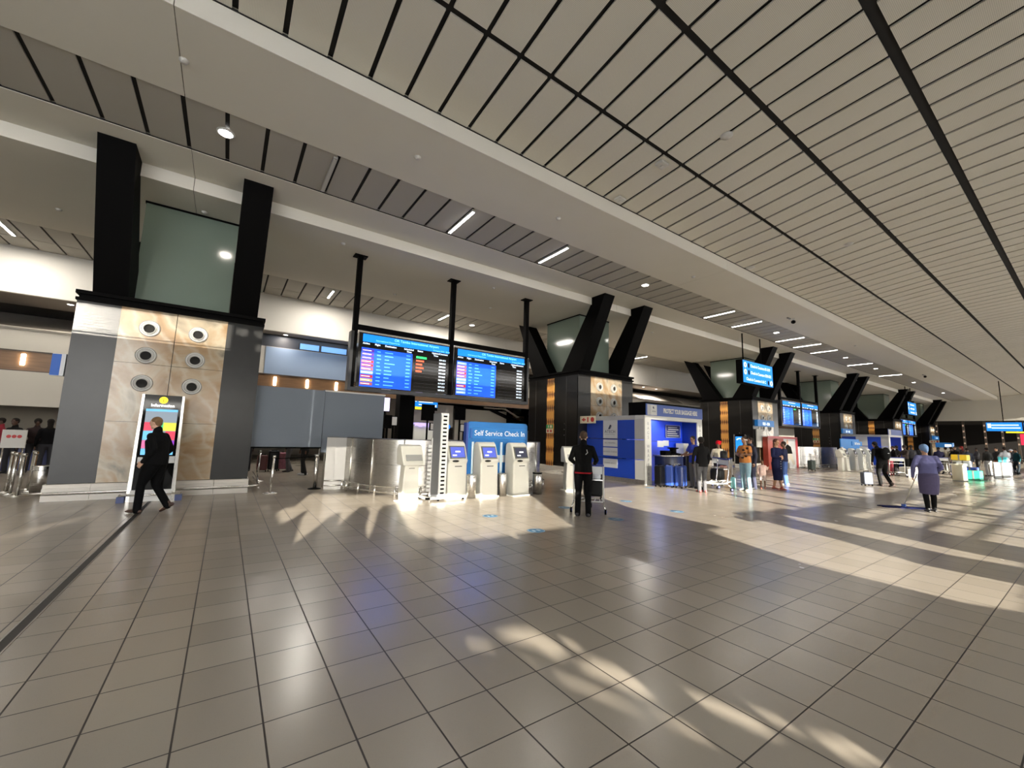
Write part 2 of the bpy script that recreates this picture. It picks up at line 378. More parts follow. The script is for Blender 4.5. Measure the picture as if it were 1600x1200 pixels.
# ------------------------------------------------------------------ unseen side wall behind the camera: panels and openings shaped to cast sun patches
KH = math.tan(SUN_EL) / math.sin(SUN_AZ); KX = 1.0 / math.tan(SUN_AZ)
WY0, WY1 = YS - 0.05, YS
OPEN = {
    'A': [(-3.84, 2.62), (-3.47, 2.664), (-3.44, 2.478), (-3.19, 2.166), (-3.01, 2.358), (-2.97, 2.463), (-2.8, 2.535), (-2.7, 2.318), (-2.59, 2.456), (-2.48, 2.558), (-2.44, 2.632), (-2.31, 2.623), (-2.2, 2.492), (-2.23, 2.283), (-2.15, 2.115), (-2.07, 2.305), (-2.04, 2.481), (-1.96, 2.572), (-1.92, 2.696), (-1.86, 2.772), (-1.73, 2.763), (-1.68, 2.68), (-1.67, 2.514), (-1.55, 2.391), (-1.51, 2.189), (-1.39, 2.101), (-1.0, 2.044), (-0.49, 2.005), (0.19, 1.979), (0.88, 1.986), (1.59, 1.998), (1.65, 2.087), (1.88, 2.334), (2.15, 2.583)],
    'B': [(-3.99, 2.588), (-4.02, 2.678), (-3.58, 2.75), (-3.5, 2.619), (-3.59, 2.47), (-3.7, 2.426)],
    'C': [(3.51, 2.623), (4.05, 2.384), (3.94, 2.164), (4.22, 1.965), (4.56, 1.776), (5.54, 1.803), (6.35, 1.886), (10.18, 1.763), (13.74, 1.813)],
    'D': [(4.86, 1.791), (6.06, 1.775), (5.97, 1.485), (5.64, 1.303), (5.89, 1.144), (4.61, 1.128), (4.29, 1.197), (4.14, 1.296), (3.88, 1.446), (3.98, 1.734)],
    'F': [(7.28, 1.781), (7.57, 1.513), (7.36, 1.29), (7.42, 1.164), (7.07, 1.159), (6.81, 1.276), (6.77, 1.474), (6.94, 1.7)],
    'G': [(8.77, 1.566), (8.48, 1.177), (37.77, 1.551), (30.29, 1.935), (10.83, 1.61)],
    'H1': [(-1.24, 1.537), (-1.11, 1.534), (-0.93, 1.484), (-0.7, 1.436), (-0.79, 1.439), (-0.86, 1.46), (-1.01, 1.496), (-1.22, 1.523)],
    'H2': [(-0.75, 1.425), (-0.66, 1.416), (-0.49, 1.378), (-0.31, 1.326), (-0.34, 1.32), (-0.49, 1.353), (-0.64, 1.389)],
    'H3': [(-0.33, 1.319), (-0.24, 1.309), (-0.1, 1.275), (-0.14, 1.271), (-0.24, 1.293)],
    'H4': [(-1.0, 1.537), (-0.77, 1.54), (-0.61, 1.524), (-0.52, 1.489), (-0.46, 1.443), (-0.6, 1.435), (-0.7, 1.475), (-0.9, 1.516)],
    'H5': [(-0.48, 1.486), (-0.36, 1.47), (-0.29, 1.437), (-0.4, 1.439)],
    'H6': [(-0.54, 1.42), (-0.31, 1.42), (-0.19, 1.394), (-0.14, 1.358), (-0.13, 1.328), (-0.2, 1.327), (-0.31, 1.356)],
    'H7': [(0.11, 1.319), (0.24, 1.292), (0.32, 1.263), (0.39, 1.225), (0.27, 1.233), (0.16, 1.268), (0.08, 1.295)],
    'H8': [(0.4, 1.268), (0.49, 1.248), (0.54, 1.221), (0.46, 1.224), (0.39, 1.244)],
    'H9': [(0.55, 1.211), (0.69, 1.201), (0.74, 1.183), (0.73, 1.16), (0.58, 1.171), (0.5, 1.193)],
    'H10': [(-0.18, 1.3), (-0.12, 1.289), (-0.05, 1.258), (-0.14, 1.266), (-0.23, 1.292)],
    'L1': [(-7.35, 2.558), (-7.15, 2.74), (-6.92, 2.689), (-7.14, 2.502)],
    'L2': [(-8.23, 2.802), (-7.82, 2.788), (-7.92, 2.716)],
}
L_HOLES = [OPEN.pop('L1'), OPEN.pop('L2')]
OPEN.pop('G')
OPEN['A2'] = [(-3.84, 3.0), (2.15, 2.57), (2.15, 2.6), (-3.8, 2.6)]
OPEN['C'] = [(3.51, 2.623), (4.05, 2.384), (3.94, 2.164), (4.22, 1.965), (4.56, 1.776), (5.54, 1.803), (6.35, 1.886), (8.7, 1.8), (8.7, 2.66), (3.5, 2.66)]
# thin slots added above the clear openings to dim the sun on upright things
for k in range(48):
    h_ = 2.70 + k * 0.05; t_ = (h_ - 2.7) / 2.2
    if h_ < 4.75: OPEN['A3_%d' % k] = [(-3.8 if h_ < 4.3 else -1.8, h_), (2.15, h_), (2.15, h_ + .0125), (-3.8 if h_ < 4.3 else -1.8, h_ + .0125)]
    if h_ < 3.95: OPEN['C3_%d' % k] = [(3.45, h_), (5.1, h_), (5.1, h_ + .0125), (3.45, h_ + .0125)]
    if h_ < 3.60: OPEN['C4_%d' % k] = [(5.1, h_), (7.42, h_), (7.42, h_ + .0125), (5.1, h_ + .0125)]
    OPEN['C5_%d' % k] = [(7.42, h_), (8.7, h_), (8.7, h_ + .0125), (7.42, h_ + .0125)]
def circ(u, h, r, n=16): return [(u + r * math.cos(2 * PI * k / n), h + r * math.sin(2 * PI * k / n)) for k in range(n)]
# high thin slots added to weaken the sun band across the pillars
for k in range(11):
    h_ = 6.76 + k * 0.06
    OPEN['S1_%d' % k] = [(-9.7, h_), (-6.15, h_), (-6.15, h_ + .018), (-9.7, h_ + .018)]; OPEN['S2_%d' % k] = [(-5.3, h_), (8.7, h_), (8.7, h_ + .018), (-5.3, h_ + .018)]
for (cu, ch, cr) in ((-5.93, 7.25, 0.13), (-5.52, 7.3, 0.15), (-5.53, 6.87, 0.09)):
    for k in range(10):
        h_ = 6.76 + k * .06; d_ = h_ - ch
        if abs(d_) < cr: w_ = math.sqrt(cr * cr - d_ * d_); OPEN['b%g_%d' % (ch, k)] = [(cu - w_, h_), (cu + w_, h_), (cu + w_, h_ + .018), (cu - w_, h_ + .018)]
def pierced(mb, polys, u0, u1, rows, y0, y1):
    """solid panel between u0 and u1 with polygonal openings, cut row by row"""
    for ha, hb in zip(rows[:-1], rows[1:]):
        h = (ha + hb) / 2; iv = []
        for p in polys:
            xs = []
            for (ax, ah), (bx, bh) in zip(p, p[1:] + p[:1]):
                if (ah > h) != (bh > h): xs.append(ax + (bx - ax) * (h - ah) / (bh - ah))
            xs.sort(); iv += [(xs[k], xs[k + 1]) for k in range(0, len(xs) - 1, 2)]
        iv.sort(); cur = u0
        for a, b_ in iv:
            if a > cur: mb.box(cur, min(a, u1), y0, y1, ha, hb)
            cur = max(cur, b_)
            if cur >= u1: break
        if cur < u1: mb.box(cur, u1, y0, y1, ha, hb)
mb = MB()
srow = [6.64, 6.76] + [v_ for k in range(11) for v_ in (6.76 + k * .06, 6.778 + k * .06)] + [9.0]
rows = [0, 1.12] + [1.12 + 0.01 * k for k in range(1, 49)] + [1.60 + 0.04 * k for k in range(1, 26)] + [2.64, 2.66] + [v_ for k in range(48) for v_ in (2.70 + k * .05, 2.7125 + k * .05)] + [5.08] + srow
rows = sorted(set(round(h, 3) for h in rows))
pierced(mb, list(OPEN.values()), -4.1, 8.7, rows, WY0, WY1)
pierced(mb, [v_ for k_, v_ in OPEN.items() if k_[0] in 'Sb'], XW, -4.1, srow, WY0, WY1)
def solid(u0, u1, h0, h1, m=0): mb.box(u0, u1, WY0, WY1, h0, h1, m)
solid(XW, -4.1, 0, 0.3)
for k in range(8): solid(XW + k * 1.55, XW + k * 1.55 + 0.1, 0.3, 6.64)
for h in (1.1, 2.4, 4.6): solid(XW, -4.1, h, h + 0.07)
rnd = random.Random(5)
x = 8.7
solid(8.7, XE, 4.9, 6.76); solid(8.7, XE, 0, 0.9); solid(8.7, XE, 7.36, 9.0)
for k in range(10): solid(8.7, XE, 6.778 + k * .06, 6.82 + k * .06)
for k in range(44): solid(8.7, XE, 2.7125 + k * .05, 2.75 + k * .05)
solid(8.7, XE, 2.66, 2.70)
while x < XE:
    w = rnd.choice([0.10, 0.14, 0.2, 0.45]); solid(x, x + w, 0.9, 2.66); x += w + rnd.uniform(0.35, 1.3)
solid(11.5, 12.3, 1.6, 2.66)  # wide panel added to keep the sun off the cleaner
for h, w in ((1.27, 0.035), (1.395, 0.03), (1.53, 0.035), (1.64, 0.16)): solid(8.7, XE, h, h + w)
struct(mb.build('wall_sun_mask', mat('sun_mask_panel', (0.45, 0.43, 0.40), 0.7)))
# unseen blocker wall added across the apron to shade the left-hand windows
mb = MB(); DYB = -40.0 - YS
hol = [[(u + DYB * KX, h - DYB * KH) for u, h in p] for p in L_HOLES]
pierced(mb, hol, -75, -4.1 + DYB * KX + 0.05, [0.0, 8.0] + [8.0 + .03 * k for k in range(1, 22)] + [12.52], -40.0, -39.7)
struct(mb.build('sun_blocker', mat('blocker_wall', (0.5, 0.48, 0.45), 0.8)))

# ------------------------------------------------------------------ pillars
def strut(cx0, cx1, front=True):
    """black raking strut; front ones lean out to the hall, rear ones to the counters"""
    y = [(12.72, 4.5), (13.95, 4.5), (12.10, 7.25), (12.10, 7.26), (12.04, 7.26), (12.04, 7.58), (11.28, 7.58)]
    if not front: y = [(2 * 14.345 - a, c) for a, c in y][::-1]
    return MB().prism([(a - PYF, c) for a, c in y], 'x', cx0, cx1)
def nozzle():
    mb = MB()
    mb.lathe([(0.195, 0.0), (0.195, -0.025), (0.185, -0.04), (0.165, -0.045), (0.155, -0.03), (0.15, -0.035), (0.135, -0.02), (0.12, -0.03), (0.10, 0.02)], n=32, axis='y', cap=False)
    mb.lathe([(0.118, -0.03), (0.114, -0.075), (0.104, -0.08), (0.102, -0.05), (0.10, 0.03)], (0.0, 0, -0.01), n=28, axis='y', cap=False)
    for ra, yy in ((0.186, -0.042), (0.152, -0.0345), (0.134, -0.0215)): mb.lathe([(ra, yy), (ra - 0.006, yy - 0.001)], n=32, axis='y', mi=1, cap=False)
    mb.disc((0, -0.03, -0.01), 0.1025, 'y', 28, 1)
    return mb.mesh('nozzle', [white_m, void_m])
NOZ = None
def make_pillar(x, label, strip=True, yf=PYF, stripz=(0.2, 4.32)):
    global NOZ
    r = thing('pillar', label, 'pillar', (x, yf, 0))
    HW = 1.755; D = 3.49
    MB().box(-HW, HW, 0.03, D - 0.03, 0.36, 4.30).build('body_cladding', black_sat, r)
    mb = MB()
    for a, c in ((-HW, -1.03), (0.98, HW)): mb.box(a, c, 0.0, 0.06, 0.34, 4.30)
    mb.build('front_cladding', dark_clad, r)
    mb = MB(); zs = [0.34, 1.68, 3.02, 4.30]
    for i in range(3):
        for a, c in ((-1.03, -0.03), (-0.022, 0.98)): mb.box(a + 0.003, c - 0.003, -0.012, 0.05, zs[i] + 0.004, zs[i + 1] - 0.004)
    mb.build('stone_panel', MATS['onyx_stone'], r)
    if NOZ is None: NOZ = nozzle()
    for zz in (3.86, 3.22, 2.57):
        for xx in (-0.50, 0.41):
            o = bpy.data.objects.new('air_nozzle', NOZ); COL.objects.link(o); o.parent = r; o.location = (xx, -0.012, zz)
    mb = MB(); mb.box(-HW - 0.02, HW + 0.02, -0.06, D + 0.06, 4.30, 4.36); mb.box(-HW + 0.02, HW - 0.02, -0.0, D - 0.0, 4.36, 4.44); mb.box(-HW - 0.03, HW + 0.03, -0.07, D + 0.07, 4.44, 4.52)
    mb.build('cap', black_m, r)
    strut(-1.56, -0.96).build('strut', black_m, r); strut(0.98, 1.60).build('strut', black_m, r)
    strut(-1.56, -0.96, False).build('strut', black_m, r); strut(0.98, 1.60, False).build('strut', black_m, r)
    mb = MB(); mb.box(-1.0, 0.95, 0.75, 3.05, 4.5, 7.22); gb = mb.build('glass_box', glass_g, r)
    mb = MB(); mb.box(-1.02, 0.97, 0.73, 3.07, 7.2, 7.25)
    mb.build('glass_rim', black_m, gb)
    # tiled plinth
    mb = MB()
    for (a, c, y0, y1) in ((-HW - 0.03, HW + 0.03, -0.14, 0.0), (-HW - 0.03, -HW, 0.0, D), (HW, HW + 0.03, 0.0, D)):
        n = max(1, round((c - a) / 0.7)) if y1 - y0 < 1 else 5
        for lvl in ((0.0, 0.12), (0.135, 0.26), (0.26, 0.335)):
            for i in range(n):
                if y1 - y0 < 1: mb.box(a + (c - a) * i / n + .003, a + (c - a) * (i + 1) / n - .003, y0 + (0.04 if lvl[0] > .2 else 0), y1, lvl[0], lvl[1])
                else: mb.box(a, c, y0 + (y1 - y0) * i / n + .003, y0 + (y1 - y0) * (i + 1) / n - .003, lvl[0], lvl[1])
    mb.build('plinth', tile_white, r)
    # bumper rail in front
    mb = MB()
    mb.tube([(-HW - 0.45, 0.5, 0.17), (-HW - 0.28, -0.1, 0.17), (-HW - 0.12, -0.2, 0.17), (HW - 0.3, -0.2, 0.17), (HW + 0.12, -0.2, 0.17), (HW + 0.26, -0.05, 0.17), (HW + 0.26, 1.2, 0.17)], 0.022)
    for xx in (-HW, -0.9, 0.8, HW): mb.box(xx - 0.02, xx + 0.02, -0.2, -0.12, 0.15, 0.19)
    for h in (0.10, 0.24):
        mb.tube([(HW + 0.26, -0.05, h), (HW + 0.27, 1.0, h), (HW + 0.27, 2.9, h)], 0.018)
    mb.build('bumper_rail', rail_m, r)
    if strip:
        mb = MB()
        zz = [0.34, 1.55, 2.9, 4.27]
        for i in range(3): mb.box(-HW - 0.025, -HW + 0.01, 1.55, 2.05, zz[i] + .003, zz[i + 1] - .003)
        mb.build('patterned_strip', MATS['flame_strip'], r)
        mb = MB()
        for yy in (0.75, 2.9): mb.box(-HW - 0.004, -HW + 0.005, yy, yy + 0.008, 0.34, 4.28)
        for zz in (1.7, 1.95, 2.2): mb.cbox((-HW - 0.01, 0.85, zz), (0.02, 0.03, 0.05), 0)
        mb.build('panel_joint', mat('joint_grey', (0.10, 0.095, 0.09), 0.4), r)
    return r
LAB = ['nearest pillar, with brown stone front behind the tall information screen', 'second pillar, rising behind the blue baggage wrapping booth',
       'third pillar, behind the hanging blue direction screen', 'fourth pillar, right of the far flight board pair', 'fifth pillar, behind the small far wrapping booth', 'last and farthest pillar, beside the end wall']
for x, l in zip(PX, LAB): make_pillar(x, l)
make_pillar(33.0, 'distant pillar seen above the blue check-in panel, deep in the rear hall', strip=False, yf=46.0)

# ------------------------------------------------------------------ ceiling lights, detectors, cameras
def lin_light(x, y0, y1, z, label, on=True, group=None):
    r = thing('linear_ceiling_light', label, 'ceiling light', (x, (y0 + y1) / 2, z), 0, group)
    L = (y1 - y0) / 2
    MB().box(-0.045, 0.045, -L, L, -0.03, 0.04).build('housing', white_m if on else mat('lamp_off', (0.45, 0.44, 0.42), 0.4), r)
    MB().box(-0.034, 0.034, -L + 0.03, L - 0.03, -0.038, -0.029).build('diffuser', lamp_m if on else mat('diffuser_off', (0.55, 0.54, 0.5), 0.4), r)
    if on:
        ld = bpy.data.lights.new('tube', 'AREA'); ld.shape = 'RECTANGLE'; ld.size = 0.08; ld.size_y = 2 * L; ld.energy = 14 if y0 < 15 else 95; ld.color = (1, 0.93, 0.84)
        lo = bpy.data.objects.new('tube_lamp', ld); COL.objects.link(lo); lo.parent = r; lo.location = (0, 0, -0.05)
    return r
def downlight(x, y, z, label, group=None, on=True, e=22, rad=0.13):
    r = thing('downlight', label, 'ceiling light', (x, y, z), 0, group)
    MB().lathe([(rad + 0.03, 0.02), (rad + 0.03, -0.012), (rad, -0.02), (rad * 0.95, 0.01)], n=24, cap=False).build('trim_ring', white_m, r)
    MB().disc((0, 0, -0.012), rad * 0.96, n=24, flip=True).build('lens', lamp_m, r)
    if e:
        ld = bpy.data.lights.new('down', 'AREA'); ld.shape = 'DISK'; ld.size = rad * 2; ld.energy = e; ld.color = (1, 0.90, 0.78)
        lo = bpy.data.objects.new('down_lamp', ld); COL.objects.link(lo); lo.parent = r; lo.location = (0, 0, -0.03)
    return r
lin_light(1.43, 9.16, 10.7, 7.585, 'unlit linear ceiling light in the narrow panelled strip, nearest the camera', on=False)
XL = [4.93, 8.35, 18.6, 21.2, 26.2, 28.6, 31.2, 38.0, 45.5]
WL = ['lit linear ceiling light above the first flight board post', 'lit linear ceiling light above the second flight board', 'lit linear ceiling light left of the first sign rod', 'lit linear ceiling light between the hanging sign rods', 'lit linear ceiling light just beyond the hanging sign', 'bright lit linear ceiling light over the third pillar', 'dim lit linear ceiling light past the third pillar', 'lit linear ceiling light above the far flight boards', 'farthest lit linear ceiling light before the end wall']
for x, l in zip(XL, WL): lin_light(x, 9.18, 10.68, 7.585, l)
DL = [(-0.57, 'round downlight in the panelled strip above the nearest pillar'), (-4.7, 'round downlight at the left edge of the picture in the panelled strip'), (12.9, 'round downlight in the panelled strip above the second pillar'), (24.1, 'round downlight in the panelled strip right of the hanging sign rods'), (34.5, 'round downlight in the panelled strip over the far flight boards'), (41.0, 'round downlight in the panelled strip past the fourth pillar'), (52.0, 'round downlight in the panelled strip near the fifth pillar'), (64.0, 'farthest round downlight by the end wall')]
for x, l in DL: downlight(x, 9.75, 7.59, l)
for x, l in ((-6.2, 'rear linear light at the left edge beyond the first pillar'), (3.25, 'rear linear light left of the first flight board'), (8.7, 'rear linear light above the second flight board screen'), (19.6, 'rear linear light behind the baggage wrapping booth'), (24.5, 'rear linear light seen behind the third pillar')):
    lin_light(x, 18.4, 19.6, 7.585, l)
downlight(10.6, 19.4, 7.59, 'rear downlight beside the last flight board post', e=35)
def detector(x, y, z, label, box=False, cat='smoke detector', rad=0.07):
    r = thing('smoke_detector', label, cat, (x, y, z))
    if box:
        MB().cbox((0, 0, -0.035), (0.26, 0.2, 0.07)).build('housing', white_m, r, bevel=0.01); MB().cbox((0.02, 0, -0.078), (0.1, 0.08, 0.02)).build('cover', white_m, r)
    else:
        MB().lathe([(rad, 0), (rad, -0.012), (rad * 0.75, -0.03), (rad * 0.7, -0.045), (0.0, -0.05)], n=20, cap=False).build('housing', white_m, r)
    return r
for x, y, l in ((-1.13, 8.10, 'smoke detector beside the ceiling joint line above the nearest pillar'), (2.87, 8.02, 'smoke detector on the wide pale beam left of centre'), (6.95, 8.05, 'smoke detector on the wide pale beam above the flight boards'), (13.5, 8.1, 'smoke detector on the wide pale beam above the second pillar'), (30.5, 8.1, 'distant smoke detector on the wide pale beam')):
    detector(x, y, 7.568, l)
for x, y, l in ((-1.0, 13.1, 'smoke detector on the recessed soffit above the green glass box'), (-4.2, 15.4, 'smoke detector on the recessed soffit left of the nearest pillar'), (2.4, 12.7, 'smoke detector on the recessed soffit nearest the first flight board post'), (5.2, 16.2, 'smoke detector on the rear of the soffit between board posts'), (8.0, 13.0, 'smoke detector on the soffit left of the last board post'), (9.2, 15.2, 'smoke detector on the soffit behind the last board post'), (18.0, 13.2, 'smoke detector on the soffit between second and third pillars')):
    detector(x, y, 7.25, l)
detector(7.85, 5.42, 8.085, 'square white wireless box on the panelled ceiling, larger and farther right', True, 'wireless access point')
detector(8.05, 6.85, 7.97, 'square white box on the ceiling panels next to the beam edge', True, 'wireless access point')
detector(8.35, 4.15, 8.23, 'round speaker disc in the panelled ceiling', rad=0.13, cat='ceiling speaker')
detector(15.2, 6.9, 7.965, 'round speaker disc on the ceiling panels by the far beam edge', rad=0.15, cat='ceiling speaker')
detector(16.3, 4.3, 8.21, 'round speaker disc below the ceiling light streak', rad=0.13, cat='ceiling speaker')
def cctv(x, y, z, label):
    r = thing('security_camera', label, 'security camera', (x, y, z))
    MB().lathe([(0.09, 0), (0.09, -0.03), (0.05, -0.05), (0.05, -0.1)], n=16).build('mount', white_m, r)
    MB().ell((0, 0, -0.15), (0.1, 0.1, 0.09)).build('dome', black_m, r)
    MB().cbox((-0.35, 0.05, -0.03), (0.3, 0.06, 0.05)).build('conduit', mat('dim_grey', (.2, .2, .2), .5), r)
cctv(21.9, 8.1, 7.568, 'dark dome camera under the pale beam, above the hanging sign')
cctv(47.0, 8.1, 7.568, 'distant dark dome camera under the pale beam')

# ------------------------------------------------------------------ flight information boards
def led(name, c, e): return mat(name, c, 0.5, emit=e, ecol=c)
scr_blue = led('screen_blue', (0.002, 0.085, 0.75), 0.62); scr_head = led('screen_header', (0.0, 0.19, 0.85), 0.75)
scr_txt = led('screen_text', (0.75, 0.88, 1.0), 0.7); scr_dim = led('screen_text_dim', (0.10, 0.42, 1.0), 0.7); scr_grn = led('screen_green', (0.03, 0.75, 0.15), 1.1); scr_red = led('screen_red', (0.85, 0.08, 0.03), 0.8)
scr_hi = led('screen_text_cyan', (0.25, 0.75, 1.0), 0.75)
LOGO = [led('logo_violet', (0.10, 0.02, 0.40), 0.45), led('logo_red', (0.60, 0.03, 0.04), 0.45), led('logo_pale', (0.30, 0.50, 0.80), 0.45), led('logo_rose', (0.45, 0.10, 0.12), 0.45), led('logo_yellow', (0.65, 0.45, 0.06), 0.45)]
frame_al = mat('board_frame', (0.05, 0.05, 0.053), 0.35, metal=0.5)
def flight_board(xa, y, label, panels, detail=True, z0=2.87, z1=4.80, topz=7.25):
    """xa: x of the first post; panels: list of row logo lists"""
    r = thing('flight_information_board', label, 'flight board', (xa, y, 0))
    n = len(panels); Wp = 3.37; L = Wp * n
    for i in range(n + 1):
        p = MB(); p.box(-0.075 + i * Wp, 0.075 + i * Wp, -0.08, 0.10, z0 + 0.05, topz - 0.03); q = p.box(-0.2 + i * Wp, 0.2 + i * Wp, -0.15, 0.17, topz - 0.03, topz)
        p.build('post', black_m, r)
    MB().box(0, L, -0.06, 0.06, z1 + 0.03, z1 + 0.19).build('top_rail', black_m, r)
    mb = MB(); mb.box(-0.12, L + 0.12, -0.10, 0.22, z0, z0 + 0.11); mb.box(-0.12, -0.03, -0.10, 0.22, z0 + .11, z1 - 0.05); mb.box(L + 0.03, L + 0.12, -0.10, 0.22, z0 + .11, z1 - 0.05)
    mb.build('bottom_frame', frame_al, r)
    for i, rows in enumerate(panels):
        a = 0.13 + i * Wp; b_ = (i + 1) * Wp - 0.09; w = b_ - a; h0 = z0 + 0.13; h1 = z1 - 0.06; H = h1 - h0
        s = MB().box(a, b_, -0.07, 0.16, h0, h1).build('screen', screen_blk, r)
        MB().box(a, b_, -0.075, 0.1, h1 + 0.005, h1 + 0.05).build('trim_strip', rail_m, r)
        yf = -0.073
        mb = MB(); mb.box(a + 0.12, b_ - 0.02, yf, yf + .002, h1 - 0.28 * 1.0, h1 - 0.03); mb.build('header', scr_head, s)
        mb = MB(); mb.box(a + 0.10, a + 0.10 + w * 0.535, yf, yf + .002, h0 + 0.02, h1 - 0.47); mb.build('flight_block', scr_blue, s)
        top = h1 - 0.49; nr = len(rows); rh = (top - h0 - 0.03) / (nr + 0.3)
        mt = MB(); mg = MB(); ml = MB(); mr_ = MB()
        rnd = random.Random(i + 3)
        for k, c in enumerate(rows):
            zc = top - rh * (k + 0.55)
            if detail:
                mb2 = MB(); mb2.box(a + 0.12, a + 0.12 + w * 0.12, yf - .002, yf, zc - rh * .38, zc + rh * .38)
                mb2.build('airline_logo', LOGO[c], s)
            ml.box(a + 0.14, a + 0.10 + w * 0.10, yf - .003, yf - .001, zc - rh * .10, zc + rh * .10)
            mt.box(a + w * 0.19, a + w * (0.22 + .02 * rnd.random()), yf - .002, yf, zc - rh * .13, zc + rh * .13)
            mt.box(a + w * 0.27, a + w * (0.31 + .08 * rnd.random()), yf - .002, yf, zc - rh * .13, zc + rh * .13)
            mt.box(a + w * 0.50, a + w * 0.545, yf - .002, yf, zc - rh * .13, zc + rh * .13)
            mg.box(a + w * 0.60, b_ - 0.05, yf - .002, yf, zc - rh * .52, zc - rh * .50)
            if k in (0,) and i == 0: MB().box(a + w * .61, a + w * .73, yf - .002, yf, zc - rh * .3, zc + rh * .3).build('status_green', scr_grn, s)
            if k in (1, 2, 3, 4) and i == 0 and detail: mr_.box(a + w * .61, a + w * (.68 + .02 * (k % 2)), yf - .002, yf, zc - rh * .25, zc + rh * .2)
            if detail:
                text_mesh('counter_number', ['B09-B13', 'B08-B13', 'B09-B13', 'B17-B19', 'B12-B13', 'B09-B13', 'B20-B21', 'B17-B19', 'B09-B13', 'B09-B13'][k % 10], rh * 0.62, scr_txt, s, (a + w * 0.88, yf - .003, zc), FACE_FRONT, 0.0005, bold=0.002)
            else: ml.box(a + w * 0.88, a + w * 0.97, yf - .002, yf, zc - rh * .2, zc + rh * .2)
        mt.build('flight_rows', scr_dim, s); mg.build('row_line', mat('row_line', (0.25, 0.25, 0.27), .5), s); ml.build('logo_mark', scr_txt, s)
        if mr_.v: mr_.build('status_red', scr_red, s)
        if detail:
            text_mesh('board_title', 'OR Tambo International Airport', 0.12, scr_hi, s, (a + w * .36, yf - .003, h1 - 0.105), FACE_FRONT, 0.0005, bold=0.001)
            text_mesh('board_subtitle', 'International Departures', 0.078, scr_hi, s, (a + w * .17, yf - .003, h1 - 0.20), FACE_FRONT, 0.0005)
            text_mesh('board_date', '10 August 2023   08:18', 0.068, scr_hi, s, (a + w * .80, yf - .003, h1 - 0.235), FACE_FRONT, 0.0005)
            for tx, fx, zz in (('Airline', .04, 0), ('Flight', .16, 0), ('Destination', .265, 0), ('Scheduled', .47, 0), ('Time', .50, 1), ('Status', .62, 0), ('Updated', .79, 0), ('Time', .81, 1), ('Counters', .88, 0)):
                text_mesh('column_heading', tx, 0.082, scr_txt, s, (a + w * fx, yf - .003, h1 - 0.335 - 0.085 * zz), FACE_FRONT, 0.0005, bold=0.002)
        else:
            mb = MB()
            for fx, ww in ((.05, .08), (.17, .07), (.28, .12), (.48, .1), (.62, .08), (.79, .08), (.89, .08)): mb.box(a + w * fx, a + w * (fx + ww), yf - .003, yf, h1 - .36, h1 - .31)
            mb.box(a + w * .35, a + w * .72, yf - .003, yf, h1 - .13, h1 - .08); mb.build('heading_text', scr_txt, s)
    return r
R1 = [0, 0, 0, 1, 1, 3, 2, 1, 4, 3]; R2 = [2, 3, 3, 1, 3, 2, 2, 1, 2, 2]
flight_board(3.07, 13.3, 'large double flight information board hanging on three black posts, nearest', [R1, R2])
flight_board(32.85, 13.3, 'far double flight information board beside the fourth pillar', [R1, R2], detail=False)
flight_board(62.8, 13.3, 'farthest flight information board beyond the fifth pillar', [R1, R2], detail=False)

# ------------------------------------------------------------------ rear hall behind the counters
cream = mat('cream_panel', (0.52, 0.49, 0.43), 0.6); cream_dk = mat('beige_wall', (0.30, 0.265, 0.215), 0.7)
bluegrey = mat('bluegrey_panel', (0.27, 0.35, 0.48), 0.7)
wall_glow = mat('wall_lamp_glow', (1, 0.86, 0.66), 0.5, emit=14)
mb = MB()
for a, c in ((XW, 0.4), (0.4, 4.9), (4.9, 13.4), (13.4, 28), (28, 43), (43, 76)): mb.box(a + .01, c - .01, 22.0, 22.25, 4.12, 5.0 if a != 0.4 else 5.45)
struct(mb.build('wall_rear', cream))
# curved pale sheets leaning back up to the soffit
def sail(x0, x1, y0, z0, y1, z1, bulge, m, skew=0.0):
    mb = MB(); n = 10; v = []
    for k in range(n + 1):
        t_ = k / n; y = y0 + (y1 - y0) * t_; z = z0 + (z1 - z0) * t_ + bulge * math.sin(PI * t_)
        v += [(x0 + skew * t_, y, z), (x1 + skew * t_, y, z), (x1 + skew * t_, y, z + 0.06), (x0 + skew * t_, y, z + .06)]
    fs = []
    for k in range(n):
        for j in range(4): fs.append((4 * k + j, 4 * k + (j + 1) % 4, 4 * k + 4 + (j + 1) % 4, 4 * k + 4 + j))
    return mb.add(v, fs, 0, True)
taupe = MATS['taupe_soffit']
sl = sail(XW, 0.3, 21.95, 4.9, 27, 6.3, -0.1, None)
for a, c in ((5.2, 9.9), (10.3, 17.5), (18.2, 26.6), (27, 34), (34.4, 44), (44.6, 60)):
    s2 = sail(a, c, 21.95, 4.95, 27, 6.2, 0.28, None, skew=2.4); o = len(sl.v); sl.v += s2.v; sl.f += [tuple(o + i for i in f) for f in s2.f]; sl.m += s2.m; sl.sm += s2.sm
struct(sl.build('ceiling_sail', mat('sail_white', (0.46, 0.42, 0.37), 0.6)))
mb = MB(); mb.box(XW, 76, 21.95, 22.05, 3.42, 4.12); struct(mb.build('trim_20', MATS['walnut']))
mb = MB(); mb.box(XW, 76, 21.9, 22.1, 4.11, 4.15); mb.box(XW, 76, 21.9, 22.1, 3.40, 3.43); struct(mb.build('trim_21', mat('trim_dark', (0.06, 0.045, 0.035), 0.5)))
mb = MB(); mb.box(XW, 3.0, 21.9, 22.2, 2.16, 3.40); mb.box(9, 11.95, 23.9, 24.1, 2.0, 3.42); mb.box(12.4, 16.5, 24.5, 24.7, 0.0, 3.3); mb.box(17.0, 21.5, 22.0, 22.3, 0, 3.42); mb.box(24, 76, 22.0, 22.3, 2.3, 3.42); struct(mb.build('wall_fascia', cream))
